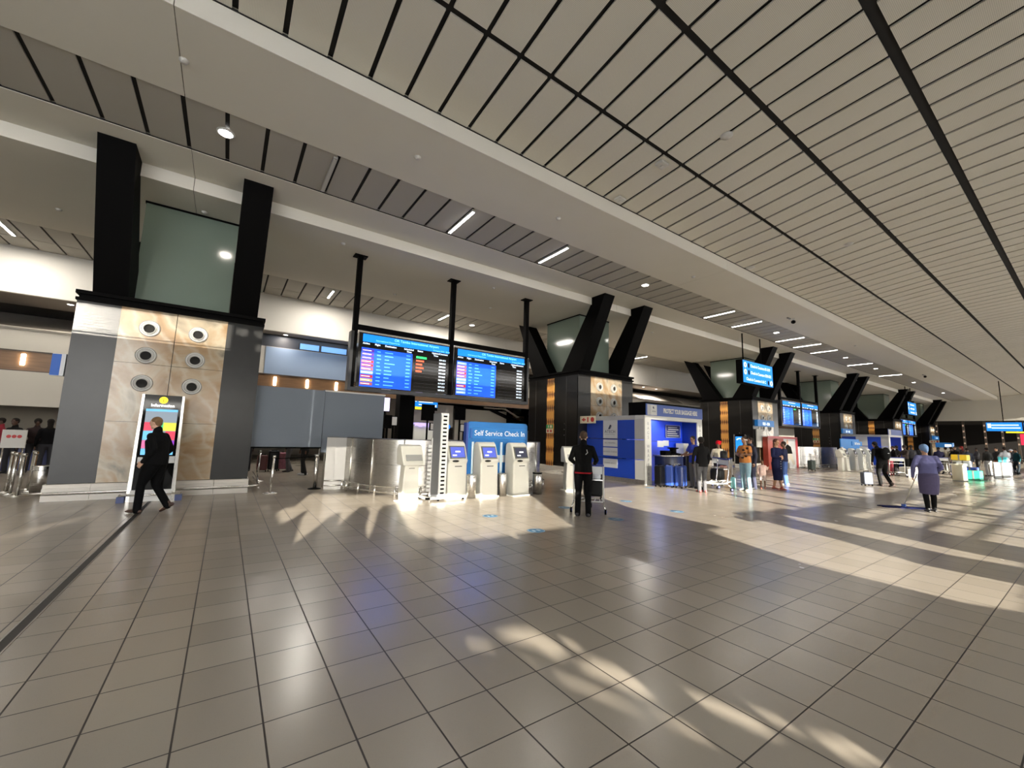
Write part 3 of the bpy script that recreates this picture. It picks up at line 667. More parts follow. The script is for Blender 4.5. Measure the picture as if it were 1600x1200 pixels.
mb = MB(); mb.box(XW, -2.5, 26, 26.2, 0, 3.4); mb.box(-2.5, 8, 30, 30.2, 0, 6.2); mb.box(8, 9, 25, 25.2, 0, 6.2); mb.box(9, 26, 27, 27.2, 0, 2.3); mb.box(38, 76, 26, 26.2, 0, 6.2); struct(mb.build('wall_rear', cream_dk))
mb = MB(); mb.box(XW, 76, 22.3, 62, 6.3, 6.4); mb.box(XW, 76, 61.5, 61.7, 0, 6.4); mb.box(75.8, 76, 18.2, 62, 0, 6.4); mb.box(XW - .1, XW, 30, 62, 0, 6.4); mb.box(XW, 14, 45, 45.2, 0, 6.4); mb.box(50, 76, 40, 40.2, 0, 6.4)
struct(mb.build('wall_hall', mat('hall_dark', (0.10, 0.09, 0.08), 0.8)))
# blue clerestory glimpsed above the blue-grey wall
mb = MB(); mb.box(1.2, 4.85, 21.97, 21.99, 4.15, 5.42); struct(mb.build('wall_bluegrey', bluegrey))
mb = MB(); mb.box(2.6, 3.45, 22.02, 22.05, 5.5, 5.78); mb.box(3.55, 4.75, 22.02, 22.05, 5.5, 5.78); struct(mb.build('window_1', mat('sky_pane', (0.16, 0.34, 0.70), 0.3, emit=0.6)))
mb = MB(); mb.box(1.0, 5.0, 22.0, 22.1, 5.78, 6.05); mb.box(1.0, 5.0, 22.0, 22.1, 5.44, 5.5); mb.box(3.45, 3.55, 21.98, 22.1, 5.5, 5.78); mb.box(4.75, 5.0, 21.98, 22.1, 5.5, 5.78); mb.box(1.0, 2.55, 22.0, 22.1, 5.5, 5.78)
ld = bpy.data.lights.new('bluegrey_fill', 'AREA'); ld.shape = 'RECTANGLE'; ld.size = 3.4; ld.size_y = 0.7; ld.energy = 10; ld.color = (0.62, 0.78, 1.0)  # added blue fill lamp under the closed soffit, brightens the blue-grey wall
lo = bpy.data.objects.new('bluegrey_fill', ld); COL.objects.link(lo); lo.location = (3.0, 21.5, 6.0)
struct(mb.build('trim_22', mat('window_frame_dark', (0.05, 0.05, 0.055), 0.5)))
for x, l in ((-6.2, 'glowing wall light on the timber band left of the nearest pillar'), (1.68, 'leftmost of the three glowing wall lights over the grey partition'), (3.05, 'middle of the three glowing wall lights over the grey partition'), (4.38, 'rightmost of the three glowing wall lights over the grey partition')):
    r = thing('wall_light', l, 'wall light', (x, 21.94, 3.82), 0, 'wall lights on the timber band')
    MB().lathe([(0.05, -0.2), (0.06, -0.18), (0.06, 0.18), (0.05, 0.2)], n=14).build('glow_tube', wall_glow, r)
    MB().box(-0.05, 0.05, 0.03, 0.06, -0.1, 0.1).build('bracket', black_m, r)
for x, y, l in ((1.9, 21.6, 'small downlight in the dark soffit just right of the nearest pillar'), (-5.2, 21.7, 'small downlight in the dark soffit at the left edge'), (14.6, 21.7, 'first small rear downlight right of the second pillar'), (20.9, 21.9, 'second small rear downlight over the wrapping booth'), (22.6, 22.3, 'third small rear downlight over the wrapping booth'), (28.7, 22.0, 'rear downlight near the third pillar edge'), (30.6, 22.1, 'dim rear downlight over the booth banner')):
    downlight(x, y, 6.015, l, e=12 if x < 10 else 60, rad=0.09)

# ------------------------------------------------------------------ screens, signs and columns behind the counters
def hung_screen(name, label, x0, x1, y, z0, z1, cols, cat='screen', pole=None, face='y'):
    r = thing(name, label, cat, ((x0 + x1) / 2, y, (z0 + z1) / 2)); hx, hz = (x1 - x0) / 2, (z1 - z0) / 2
    MB().box(-hx, hx, 0, 0.08, -hz, hz).build('casing', black_m, r)
    for k, (a, b_, c, d, mm) in enumerate(cols):
        MB().box(-hx + a * 2 * hx, -hx + b_ * 2 * hx, -0.006 - .001 * k, 0, -hz + c * 2 * hz, -hz + d * 2 * hz).build('display' if k == 0 else 'display_line', mm, r)
    if pole:
        for px_ in pole: MB().box(px_ - 0.03, px_ + 0.03, 0.02, 0.07, hz, hz + 3.6 if z1 > 2.9 else hz + 0.2).build('hanger', black_m, r)
    return r
cyan = led('sign_cyan', (0.01, 0.20, 0.70), 0.7); scr_white = led('screen_white', (0.75, 0.72, 0.9), 0.7); scr_yel = led('sign_yellow', (0.8, 0.65, 0.03), 0.9)
hung_screen('direction_sign', 'small lit blue direction sign with yellow badge, under the first flight board', 9.15, 10.7, 23.6, 3.0, 3.62, [(0.05, 1, 0.32, 1, cyan), (0.2, .8, .75, .85, scr_txt), (0.2, .75, .48, .58, scr_txt), (0.06, .4, 0.05, 0.3, scr_yel), (0.05, .12, .78, .95, scr_txt), (.86, .95, .36, .58, scr_txt)], 'sign', pole=(-0.5, 0.5))
hung_screen('pale_screen', 'pale lilac screen at the right edge of the grey partition', 4.92, 5.33, 16.3, 2.42, 3.0, [(0.04, .96, .04, .96, scr_white)])
MB().box(-.03, .03, .02, .07, -2.71, -.28).build('post', black_m, [o for o in bpy.data.objects if o.name == 'pale_screen'][0])
def pole_monitor(x, y, z0, z1, w, label, zb=0.0, front=False):
    r = thing('monitor_stand', label, 'monitor', (x, y, 0))
    MB().box(-w / 2, w / 2, -0.06, 0.06, z0, z1).build('monitor', black_m, r)
    if front: MB().box(-w / 2 + .04, w / 2 - .04, -0.066, -0.06, z0 + .04, z1 - .04).build('screen', mat('monitor_grey', (0.35, 0.33, 0.30), 0.3, emit=0.25), r)
    MB().box(-0.035, 0.035, 0.0, 0.06, zb, z1 - 0.1).build('pole', black_m, r); MB().box(-0.25, 0.25, -0.2, 0.25, 0, 0.03).build('foot', black_m, r)
    return r
pole_monitor(7.7, 18, 2.2, 2.95, 0.62, 'black back-to-back monitor on a tall pole, over the slotted tower')
pole_monitor(9.38, 18, 2.3, 2.95, 0.55, 'black monitor on a tall pole left of the blue check-in panel')
pole_monitor(9.3, 17.4, 1.72, 2.1, 0.5, 'lower grey-faced monitor behind the blue check-in panel', front=True)
pole_monitor(8.35, 18.4, 1.75, 2.12, 0.75, 'small grey monitor behind the counter, beside the slotted tower', front=True)
pole_monitor(5.38, 15.9, 1.85, 2.25, 0.30, 'small monitor by the black column behind the counter', front=True)
pole_monitor(4.95, 15.3, 1.75, 2.25, 0.3, 'dark framed display left of the black column behind the counter')
r = thing('black_column', 'black square column behind the steel counter, below the first flight board', 'column', (6.0, 16.3, 0))
MB().box(-0.34, 0.28, -0.2, 0.3, 0, 4.5).build('shaft', black_m, r); MB().box(-0.42, 0.34, -0.3, 0.35, 0, 1.2).build('casing', black_sat, r)
r = thing('canopy_booth', 'pale booth with a lilac lit wavy canopy behind the steel counter', 'booth', (9.5, 22.6, 0))
mb = MB(); n = 14; v = []
for k in range(n + 1):
    x = -0.6 + 1.3 * k / n; v += [(x, -0.02, 2.0 + 0.04 * math.sin(k * 1.3)), (x, -0.02, 2.2)]
mb.add(v, [(2 * k, 2 * k + 2, 2 * k + 3, 2 * k + 1) for k in range(n)]); mb.box(-.6, .7, 0, .3, 2.1, 2.2)
mb.build('canopy', mat('lilac_lit', (0.42, 0.33, 0.75), 0.5, emit=0.8), r); MB().box(-0.6, 0.65, 0.1, 0.2, 0, 2.05).build('panel', mat('booth_panel', (0.62, 0.62, 0.56), 0.5, emit=0.12), r)
r = thing('round_direction_sign', 'small round-ended blue sign behind the slotted tower', 'sign', (11.3, 23.5, 2.05)); MB().lathe([(0.16, 0), (0.16, 0.04)], (-0.12, 0, 0), axis='y').lathe([(0.16, 0.045), (0.16, 0.06)], (0.16, 0, 0), axis='y').build('disc', cyan, r); MB().cbox((0.13, -0.02, 0), (0.06, 0.02, 0.16)).build('arrow', scr_txt, r); MB().box(-.02, .02, 0.05, .08, -2.05, 0).build('post', black_m, r)
# low dark rear desks
def desk(x0, x1, y, h, label, m_=None, d=0.7):
    r = thing('service_desk', label, 'desk', ((x0 + x1) / 2, y, 0)); hx = (x1 - x0) / 2
    MB().box(-hx, hx, 0, d, 0, h - .05).build('front', m_ or mat('desk_dark', (0.045, 0.04, 0.038), 0.5), r); MB().box(-hx - .03, hx + .03, -0.05, d + .05, h - .05, h).build('worktop', mat('worktop', (0.16, 0.15, 0.15), 0.3), r)
    return r
desk(4.5, 8.9, 14.3, 1.12, 'dark service desk inside the steel counter ring')
desk(9.2, 11.6, 19.5, 1.3, 'dark rear desk behind the check-in panel')
desk(-11, -3.3, 20.6, 0.78, 'long blue-topped desk at the left edge', navy)
# angled black roof frame and dark second struts behind the board
r = thing('sloping_canopy', 'black sloping canopy frame with cream edge, behind the right flight board', 'canopy', (16, 24.2, 0))
MB().prism([(-1.3, 3.42), (-0.9, 3.42), (2.7, 2.3), (2.7, 2.0)], 'y', 0, 2).build('frame', black_m, r); MB().prism([(-1.6, 3.5), (0.2, 3.5), (1.4, 2.95), (1.2, 2.9), (0.1, 3.42), (-1.6, 3.42)], 'y', -0.05, 0.0).build('edge_trim', cream, r)

# white queue sign and counter at the left edge
r = thing('queue_sign_board', 'white board with a red three-part mark at the left edge queue', 'sign board', (-5.2, 18.8, 0))
MB().box(-0.26, 0.24, 0, 0.04, 0.82, 1.36).build('board', mat('board_white', (0.62, 0.6, 0.57), .5), r); MB().tube([(-0.2, .02, 0), (-0.2, .02, .85)], .02).tube([(.2, .02, 0), (.2, .02, .85)], .02).build('legs', rail_m, r)
mb = MB()
for k in range(3): mb.lathe([(0.05, -0.004), (0.05, 0)], (-0.12 + .11 * k, 0, 1.16), n=14, axis='y')
mb.build('red_mark', mat('mark_red', (0.5, 0.02, 0.02), .5), r)

# ------------------------------------------------------------------ grey hanging partitions
r = thing('grey_partition', 'large grey screen sheet, left one beside the nearest pillar', 'partition', (1.42, 12.9, 0))
MB().box(-0.87, 0.87, -0.012, 0.012, 1.12, 2.76).build('sheet', grey_part, r); MB().box(-0.88, 0.88, -0.02, 0.02, 1.09, 1.13).build('bottom_bar', black_m, r)
MB().tube([(0.85, 0.02, 0), (0.85, 0.02, 2.78)], 0.018).tube([(-0.85, .02, 0), (-0.85, .02, 2.76)], .018).build('pole', rail_m, r)
r = thing('grey_partition', 'grey screen sheet with white top rail, under the first flight board', 'partition', (3.42, 12.93, 0))
MB().box(-1.12, 0.62, -0.012, 0.012, 0.98, 2.74).build('sheet', grey_part, r); MB().box(-1.13, 0.64, -0.02, 0.02, 2.74, 2.78).build('top_rail', white_m, r); MB().tube([(0.6, 0.02, 0), (0.6, .02, 2.76)], .018).tube([(-1.0, .02, 0), (-1.0, .02, 2.76)], .018).build('pole', rail_m, r)

# ------------------------------------------------------------------ curved steel counters
def arc_counter(path, h, label, loc, shade_first=0):
    r = thing('steel_counter', label, 'counter', (loc[0], loc[1], 0))
    P = [Vector((a - loc[0], c - loc[1], 0)) for a, c in path]
    N = []
    for i, p in enumerate(P):
        d = (P[min(i + 1, len(P) - 1)] - P[max(i - 1, 0)]).normalized(); N.append(Vector((d.y, -d.x, 0)))
    def wall(off, z0, z1, th, i0=0, i1=None):
        mb = MB(); i1 = i1 or len(P); v = []
        for i in range(i0, i1):
            for o_, zz in ((off, z0), (off - th, z0), (off - th, z1), (off, z1)): q_ = P[i] + N[i] * o_; v.append((q_.x, q_.y, zz))
        fs = [(4 * k + j, 4 * k + (j + 1) % 4, 4 * k + 4 + (j + 1) % 4, 4 * k + 4 + j) for k in range(i1 - i0 - 1) for j in range(4)]
        fs += [(0, 1, 2, 3), tuple(4 * (i1 - i0 - 1) + j for j in (3, 2, 1, 0))]
        mb.add(v, fs, 0, False); return mb
    if shade_first: wall(0.0, 0.0, h, 0.04, 0, shade_first + 1).build('end_panel', mat('pale_steel', (0.42, 0.41, 0.39), 0.45), r)
    for z0, z1 in ((0.05, h * .55 - .004), (h * .55 + .004, h)):
        o = wall(0.0, z0, z1, 0.04, shade_first).build('steel_panel', steel, r)
        for p_ in o.data.polygons: p_.use_smooth = abs(p_.normal.z) < 0.5
        o.modifiers.new('edge', 'EDGE_SPLIT')
    wall(-0.0, h, h + 0.02, 0.35, 0).build('counter_top', mat('dark_top', (0.05, 0.05, 0.06), 0.3), r)
    for z in (0.12, 0.25):
        MB().tube([p + n * 0.14 + Vector((0, 0, z)) for p, n in zip(P, N)], 0.018, n=8).build('bumper_rail', rail_m, r)
    for i in range(shade_first, len(P), 4):
        q_ = P[i] + N[i] * 0.14; MB().tube([(q_.x, q_.y, 0), (q_.x, q_.y, 0.27)], 0.028).build('rail_post', rail_m, r)
    for i in range(shade_first + 3, len(P) - 1, 7):
        q_ = P[i] + N[i] * 0.01; MB().tube([(q_.x, q_.y, 0.05), (q_.x, q_.y, h)], 0.02).build('seam_strip', rail_m, r)
    return r
def smooth_path(ctrl, n=6):
    out = []; C = [Vector((*c, 0)) for c in ctrl]; C = [C[0] * 2 - C[1]] + C + [C[-1] * 2 - C[-2]]
    for i in range(1, len(C) - 2):
        for k in range(n):
            t_ = k / n; a, b_, c, d = C[i - 1], C[i], C[i + 1], C[i + 2]
            q_ = 0.5 * ((2 * b_) + (-a + c) * t_ + (2 * a - 5 * b_ + 4 * c - d) * t_ ** 2 + (-a + 3 * b_ - 3 * c + d) * t_ ** 3); out.append((q_.x, q_.y))
    out.append((ctrl[-1][0], ctrl[-1][1])); return out
cp = [(2.36, 12.42), (2.6, 12.38), (2.86, 12.3)] + smooth_path([(2.88, 12.2), (3.02, 11.6), (3.3, 10.9), (3.7, 10.38), (4.4, 10.12), (5.4, 10.05), (6.6, 10.05), (7.7, 10.12), (8.3, 10.35), (8.55, 11.0), (8.6, 12.3)], 5)
arc_counter(cp, 1.42, 'curved stainless steel counter behind the self-service kiosks', (5.5, 11.0), 2)
cp2 = smooth_path([(32.2, 12.6), (32.6, 11.7), (33.4, 11.2), (35.2, 11.1), (36.8, 11.3), (37.8, 12.0), (38.0, 13.0)], 5)
arc_counter(cp2, 1.42, 'distant curved stainless steel counter under the far flight boards', (35, 12))

# ------------------------------------------------------------------ self-service kiosks
kiosk_scr = led('kiosk_screen', (0.05, 0.07, 0.33), 0.7); kiosk_dk = mat('kiosk_screen_dark', (0.05, 0.055, 0.09), 0.15)
def kiosk(x, y, label, scr, rz=0.0, group=None, loc_w=0.56):
    r = thing('check_in_kiosk', label, 'check-in kiosk', (x, y, 0), rz, group); w = loc_w / 2
    prof_ = [(0.02, 0.0), (0.0, 0.04), (0.03, 0.86), (-0.02, 0.95), (0.02, 1.0), (0.13, 1.30), (0.17, 1.38), (0.24, 1.42), (0.34, 1.42), (0.40, 1.36), (0.42, 1.0), (0.42, 0.0)]
    MB().prism(prof_, 'x', -w, w).build('body', white_pl, r, bevel=0.03)
    MB().box(-w - 0.02, w + 0.02, -0.02, 0.46, 0, 0.035).build('base_plate', white_pl, r)
    R_ = Matrix.Rotation(math.radians(-20), 3, 'X')
    MB().cbox((0, 0.062, 1.155), (w * 1.60, 0.02, 0.33), R=R_).build('screen_bezel', mat('bezel', (0.12, 0.12, 0.10), .3), r)
    s = MB().cbox((0, 0.050, 1.155), (w * 1.42, 0.012, 0.27), R=R_).build('screen', scr, r)
    mb = MB(); mb.cbox((0.0, 0.045, 1.17), (0.14, 0.008, 0.035), R=R_); mb.cbox((-0.1, 0.02, 1.08), (0.12, 0.008, 0.03), R=R_); mb.build('screen_text', led('kiosk_text', (.8, .8, .85), .7), s)
    MB().ell((-0.08, -0.01, 0.935), (0.10, 0.05, 0.028)).build('card_reader', black_sat, r)
    MB().cbox((0.02, 0.024, 0.80), (0.2, 0.02, 0.018)).build('printer_slot', black_sat, r)
    MB().box(-w + .03, w - .03, 0.004, 0.012, 0.12, 0.126).build('door_seam', mat('seam', (0.3, 0.29, 0.26), .5), r)
    return r
kiosk(4.93, 9.44, 'white check-in kiosk directly right of the slotted tower', kiosk_scr, 0.05)
kiosk(5.82, 9.34, 'white check-in kiosk at the left of the blue panel', kiosk_scr, 0.05)
kiosk(6.76, 9.2, 'white check-in kiosk at the right of the blue panel, darker screen', kiosk_dk, 0.05)
def slim_kiosk(x, y, label, rz=0.0, group=None):
    r = thing('slim_kiosk', label, 'kiosk', (x, y, 0), rz, group)
    MB().box(-0.27, 0.27, -0.05, 0.36, 0, 0.03).build('base_plate', white_pl, r, bevel=0.005)
    mb = MB(); mb.prism([(-0.19, 0.03), (-0.21, 0.25), (-0.17, 0.9), (0.17, 0.9), (0.21, 0.25), (0.19, 0.03)], 'y', 0.04, 0.30); mb.build('pedestal', white_pl, r, bevel=0.02)
    mb = MB(); mb.prism([(-0.10, 0.86), (-0.06, 0.92), (0.12, 1.30), (0.26, 1.34), (0.36, 1.22), (0.32, 0.86)], 'x', -0.27, 0.27); mb.build('head', white_pl, r, bevel=0.015)
    R_ = Matrix.Rotation(math.radians(-25), 3, 'X')
    MB().cbox((0.02, -0.022, 1.03), (0.40, 0.014, 0.15), R=R_).build('display', mat('display_grey', (0.28, 0.28, 0.27), .2), r)
    MB().cbox((0, 0.034, 0.78), (0.14, 0.012, 0.012)).build('slot', black_m, r)
    return r
slim_kiosk(3.70, 9.38, 'slim white kiosk with a tilted head, in front of the steel counter', 0.05)
slim_kiosk(8.75, 9.3, 'slim white kiosk with a tilted head, beside the man with the trolley', -0.35)
# slotted tower on a wheeled base
r = thing('slotted_tower', 'tall grey tower with rows of black slots between the first two kiosks', 'rack', (4.36, 9.33, 0), 0.0)
mb = MB(); mb.box(-0.02, 0.20, 0.0, 0.05, 0.06, 2.12); mb.build('slotted_front', mat('tower_pale', (0.62, 0.63, 0.62), .4), r)
mb = MB()
for k in range(20): mb.box(0.05, 0.15, -0.004, 0.03, 0.16 + k * 0.098, 0.20 + k * 0.098)
mb.build('slots', black_m, r)
MB().box(-0.03, -0.005, 0.0, 0.42, 0.06, 2.12).build('side_panel', mat('tower_grey', (0.16, 0.165, 0.175), .45), r)
mb = MB()
for k in range(12): mb.box(-0.14, -0.03, 0.40, 0.44, 0.18 + k * 0.098, 0.24 + k * 0.098)
mb.box(-0.05, -0.03, 0.39, 0.45, 0.06, 1.5); mb.build('rear_comb', mat('tower_pale2', (0.6, 0.6, 0.58), .4), r)
mb = MB(); mb.box(-0.32, 0.72, -0.06, 0.02, 0.05, 0.09); mb.box(-0.32, -0.22, -0.06, 0.5, 0.05, 0.09); mb.box(-.3, .25, .02, .16, .06, .08); mb.build('base_frame', mat('tower_base', (0.62, 0.62, 0.60), .4), r)
for xx, yy in ((-0.27, 0.45), (0.0, -0.03), (0.68, -0.02)): MB().lathe([(0.025, -0.012), (0.025, 0.012)], (xx, yy, 0.026), axis='y', n=12).build('castor', black_m, r)
# blue self-service panel
r = thing('self_service_panel', 'bright blue Self Service Check In back panel behind two kiosks', 'panel', (6.36, 9.82, 0))
blue_p = mat('panel_blue', (0.02, 0.15, 0.42), 0.5, spec=0.3)
MB().prism([(-1.0, 0.02), (-1.0, 1.90), (-0.93, 1.97), (0.97, 1.97), (1.03, 1.90), (1.03, 0.02)], 'y', 0, 0.06).build('back_panel', blue_p, r, bevel=0.01)
MB().box(-0.86, 1.0, -0.035, 0.0, 1.50, 1.80).build('sign_band', blue_p, r, bevel=0.008); MB().box(-0.92, -0.86, -0.03, 0.0, 1.52, 1.78).build('band_end', mat('panel_blue_dark', (0.015, 0.10, 0.36), .5), r)
MB().box(-1.06, -1.0, -0.06, 0.1, 0.02, 1.93).build('side_flange', mat('flange_blue', (0.02, 0.05, 0.25), .5), r)
text_mesh('lettering', 'Self Service Check In', 0.205, mat('letter_white', (0.80, 0.82, 0.82), .4), r, (-0.80, -0.038, 1.655), FACE_FRONT, 0.003, xs=0.93, spacing=1.04)
for k, xx in enumerate((-0.82, -0.18, 0.02 + 0.08, 0.83)): MB().box(xx - 0.035, xx + 0.035, -0.03, 0.0, 0.35, 1.42).build('light_strip', mat('strip_pale', (0.62, 0.74, 0.80), .3), r, bevel=0.01)
MB().box(-0.1, 0.3, -0.02, -0.002, 0.86, 1.06).build('notice', mat('notice', (0.66, .67, .66), .5), r)
# bollards and bins
bol = thing('steel_bollard', 'short steel cylinder bollard left of the first blue-panel kiosk', 'bollard', (5.31, 9.4, 0), 0, 'steel bollards at the kiosks')
MB().lathe([(0.125, 0.0), (0.125, 0.585), (0.115, 0.6), (0.0, 0.6)], n=28).build('sleeve', steel, bol); MB().lathe([(0.128, 0.55), (0.128, 0.57)], n=28, cap=False).build('band', chrome, bol)
b2 = copy_tree(bol); b2.location = (6.27, 9.42, 0); b2['label'] = 'short steel cylinder bollard between the two blue-panel kiosks'
r = thing('litter_bin', 'small grey and steel cylinder bin right of the blue panel', 'bin', (7.42, 9.35, 0)); MB().lathe([(0.13, 0.0), (0.13, 0.59), (0.12, 0.6), (0.1, 0.6), (0.09, 0.5), (0, .5)], n=24).build('bin_body', steel, r); MB().lathe([(0.134, 0.56), (0.134, 0.6)], n=24, cap=False).build('rim', black_m, r)
r = thing('litter_bin', 'wide steel bin beside the stanchions at the left edge', 'bin', (-3.36, 14.05, 0)); MB().lathe([(0.165, 0.0), (0.17, 0.6), (0.15, 0.62), (0.14, 0.5), (0, 0.5)], n=24).build('bin_body', steel, r); MB().lathe([(0.178, 0.52), (0.178, 0.61)], n=24, cap=False).build('rim', chrome, r)
# stanchions
def stanchion(x, y, label, lean=0.0, base=True, h=0.92, r_=0.03, grp=None):
    r = thing('queue_stanchion', label, 'stanchion', (x, y, 0), 0, grp)
    MB().tube([(0, 0, 0.02), (lean, 0, h)], r_, n=14).build('post', rail_m, r)
    MB().lathe([(0.17, 0), (0.17, 0.012), (0.06, 0.035), (0.0, 0.035)], n=24).build('base', black_m if not base else rail_m, r)
    MB().lathe([(r_ * 1.25, 0), (r_ * 1.25, 0.06), (0, 0.065)], (lean, 0, h - 0.04), n=14).build('belt_head', rail_m, r)
    return r
stanchion(1.07, 12.13, 'leaning stanchion standing free in front of the left grey sheet', 0.02)
stanchion(2.17, 12.62, 'white wrapped stanchion post under the joint of the grey sheets', base=False, r_=0.045)
stanchion(0.95, 15.0, 'stanchion just right of the nearest pillar, farther back', 0.0)
LST = ['leftmost stanchion of the left edge cluster', 'second stanchion of the left edge cluster', 'third stanchion of the left edge cluster', 'fourth, forward stanchion of the left edge cluster', 'stanchion just left of the wide steel bin', 'first stanchion standing behind the wide steel bin', 'second stanchion behind the wide steel bin', 'third stanchion behind the wide steel bin, by the pillar']
for (x, y), l in zip(((-4.12, 13.9), (-3.98, 14.42), (-3.80, 14.0), (-3.58, 13.6), (-3.62, 14.42), (-3.75, 14.85), (-3.45, 15.25), (-3.30, 14.85)), LST): stanchion(x, y, l, 0.02, grp='stanchions clustered at the left edge', r_=0.035, h=0.9 if x < -3.55 else 0.98)
r = thing('queue_belt', 'black belt stretched between the two stanchions under the grey sheets', 'belt', (1.1, 12.14, 0.86)); MB().tube([(0, 0, 0), (0.55, 0.3, 0.0), (1.08, 0.6, 0.02)], (0.012, 0.012, 0.012), n=6).build('belt', black_m, r)

# ------------------------------------------------------------------ information totem at the nearest pillar
def totem(x, y, label, rz=0, H=2.28, detail=True):
    r = thing('information_totem', label, 'information screen', (x, y, 0), rz)
    MB().box(-0.33, 0.33, -0.02, 0.14, 0.0, H).build('body', mat('black_gloss', (.004, .004, .004), .05, spec=.25), r)
    for s_ in (-1, 1):
        MB().prism([(s_ * 0.33, 0.0), (s_ * 0.40, 0.0), (s_ * 0.36, H), (s_ * 0.32, H)], 'y', -0.05, 0.15).build('side_frame', rail_m, r)
    MB().box(-0.34, 0.34, -0.055, 0.16, 0.0, 0.24).build('foot_panel', mat('totem_white', (0.6, 0.59, 0.57), .4), r)
    s = MB().box(-0.27, 0.27, -0.026, -0.02, 0.98, 1.97).build('screen', led('totem_screen', (0.22, 0.27, 0.33), 0.35), r)
    if detail:
        cols = [led('tile_red', (.7, .05, .1), .38), led('tile_yellow', (.65, .62, .06), .38), led('tile_cyan', (.15, .5, .85), .38), led('tile_green', (.05, .5, .2), .38), led('tile_violet', (.3, .03, .6), .38), led('tile_pink', (.7, .15, .35), .38)]
        for k, (a, b_, c, d, mm) in enumerate(((-.27, -.12, 1.5, 1.68, 0), (.05, .27, 1.5, 1.68, 1), (-.27, 0, 1.3, 1.49, 2), (-.1, .05, 1.5, 1.68, 3), (.1, .27, 1.3, 1.49, 0), (.1, .27, 1.12, 1.29, 4), (-.27, .1, 1.12, 1.29, 5), (-.27, .27, .98, 1.11, 2), (-.27, .27, 1.92, 1.97, 2))):
            MB().box(a, b_, -0.03, -0.026, c, d).build('screen_tile', cols[mm], s)
        MB().lathe([(0.075, 0), (0.075, 0.006)], (0, -0.032, 2.17), axis='y', n=24).build('information_badge', led('badge_yellow', (.8, .62, .02), .9), r)
        text_mesh('badge_letter', 'i', 0.12, black_m, r, (0, -0.034, 2.17), FACE_FRONT, 0.001, 'CENTER')
        text_mesh('lettering', 'Information', 0.085, led('totem_text', (.9, .9, .9), .9), r, (0, -0.024, 2.05), FACE_FRONT, 0.001, 'CENTER', bold=.002)
        MB().box(-0.3, -0.22, -0.03, -0.02, 0.80, 0.93).box(0.14, 0.32, -0.03, -0.02, 0.80, 0.95).build('notice', mat('notice_grey', (.5, .5, .5), .5), r)
    else:
        mb = MB(); mb.tube([(0.25 * math.cos(a), -0.035, 1.55 + 0.3 * math.sin(a)) for a in [math.radians(q_) for q_ in range(-60, 150, 15)]], 0.035, n=6); mb.build('screen_arc', scr_txt, s)
    mb = MB()
    mb.tube([(-0.50, -0.02, 0.15), (-0.5, -0.16, 0.15), (0.5, -0.16, 0.15), (0.5, -0.02, 0.15)], 0.016, n=8); mb.build('bumper_rail', rail_m, r)
    for s_ in (-1, 1): MB().box(s_ * 0.47 - 0.06, s_ * 0.47 + 0.06, -0.14, 0.05, 0, 0.12).build('rail_foot', mat('foot_blue', (.06, .08, .2), .5), r)
    return r
totem(-1.18, 11.85, 'tall information totem with a colourful screen, in front of the nearest pillar', 0.0)
t2 = totem(27.0, 13.35, 'distant lit blue totem screen on the side of the third pillar', -PI / 2, H=2.1, detail=False)
for c in t2.children:
    if c.name.startswith('screen'): c.data.materials[0] = cyan
# small blue sign on the left of the nearest pillar
r = thing('projecting_sign', 'small blue and white projecting screen on the left side of the nearest pillar', 'sign', (-2.97, 12.75, 2.85), math.radians(-12))
MB().box(-0.22, 0.0, -0.05, 0.05, -0.24, 0.24).build('casing', mat('sign_white', (0.7, .72, .76), .4), r); MB().box(-0.22, -0.07, -0.056, -0.05, -0.23, 0.23).build('face', led('sign_face_blue', (.02, .07, .26), .35), r); MB().box(0.02, 0.12, -0.02, 0.02, -0.05, 0.05).build('bracket', black_m, r)

# ------------------------------------------------------------------ signs on pillars
cream_sign = mat('sign_cream', (0.72, 0.66, 0.48), 0.5); sign_red = mat('sign_red', (0.5, 0.03, 0.02), 0.5); sign_grn = mat('sign_green', (0.02, 0.30, 0.10), 0.5)
def fire_sign(x, label):
    r = thing('fire_sign', label, 'sign', (x, 12.15, 2.36))
    MB().box(-0.015, 0.015, -0.42, 0.45, -0.15, 0.15).build('plate', cream_sign, r)
    MB().prism([(0.36, 0), (0.20, 0.09), (0.20, 0.03), (0.12, 0.03), (0.12, -0.03), (0.20, -0.03), (0.20, -0.09)], 'x', -0.02, -0.015).build('arrow', sign_red, r)
    mb = MB(); mb.box(-0.02, -0.015, -0.04, 0.03, -0.1, 0.1); mb.build('extinguisher_mark', sign_red, r)
    MB().lathe([(0.1, -0.02), (0.1, -0.015)], (0, -0.26, 0), axis='x', n=20).build('hose_mark', sign_red, r)
    return r
fire_sign(12.25, 'cream and red fire sign with an arrow, left of the near wrapping booth')
fire_sign(42.1, 'distant cream and red fire sign on the fourth pillar'); fire_sign(72.0, 'farthest cream and red fire sign on the last pillar')
def exit_sign(x, label, y=14.4):
    r = thing('exit_sign', label, 'sign', (x, y, 1.98))
    MB().box(-0.012, 0.012, -0.22, 0.22, 0.01, 0.18).build('green_plate', sign_grn, r); MB().box(-0.012, 0.012, -0.22, 0.22, -0.2, -0.01).build('cream_plate', cream_sign, r)
    MB().box(-0.016, -0.012, -0.17, -0.05, -0.16, -0.05).build('red_mark', sign_red, r); MB().box(-0.016, -0.012, 0.05, 0.15, -0.16, -0.05).build('red_mark', sign_red, r)
    MB().box(-0.016, -0.012, -0.18, -0.04, 0.04, 0.15).build('white_mark', cream_sign, r); MB().box(-0.016, -0.012, 0.04, 0.1, 0.04, 0.15).build('white_mark', cream_sign, r)
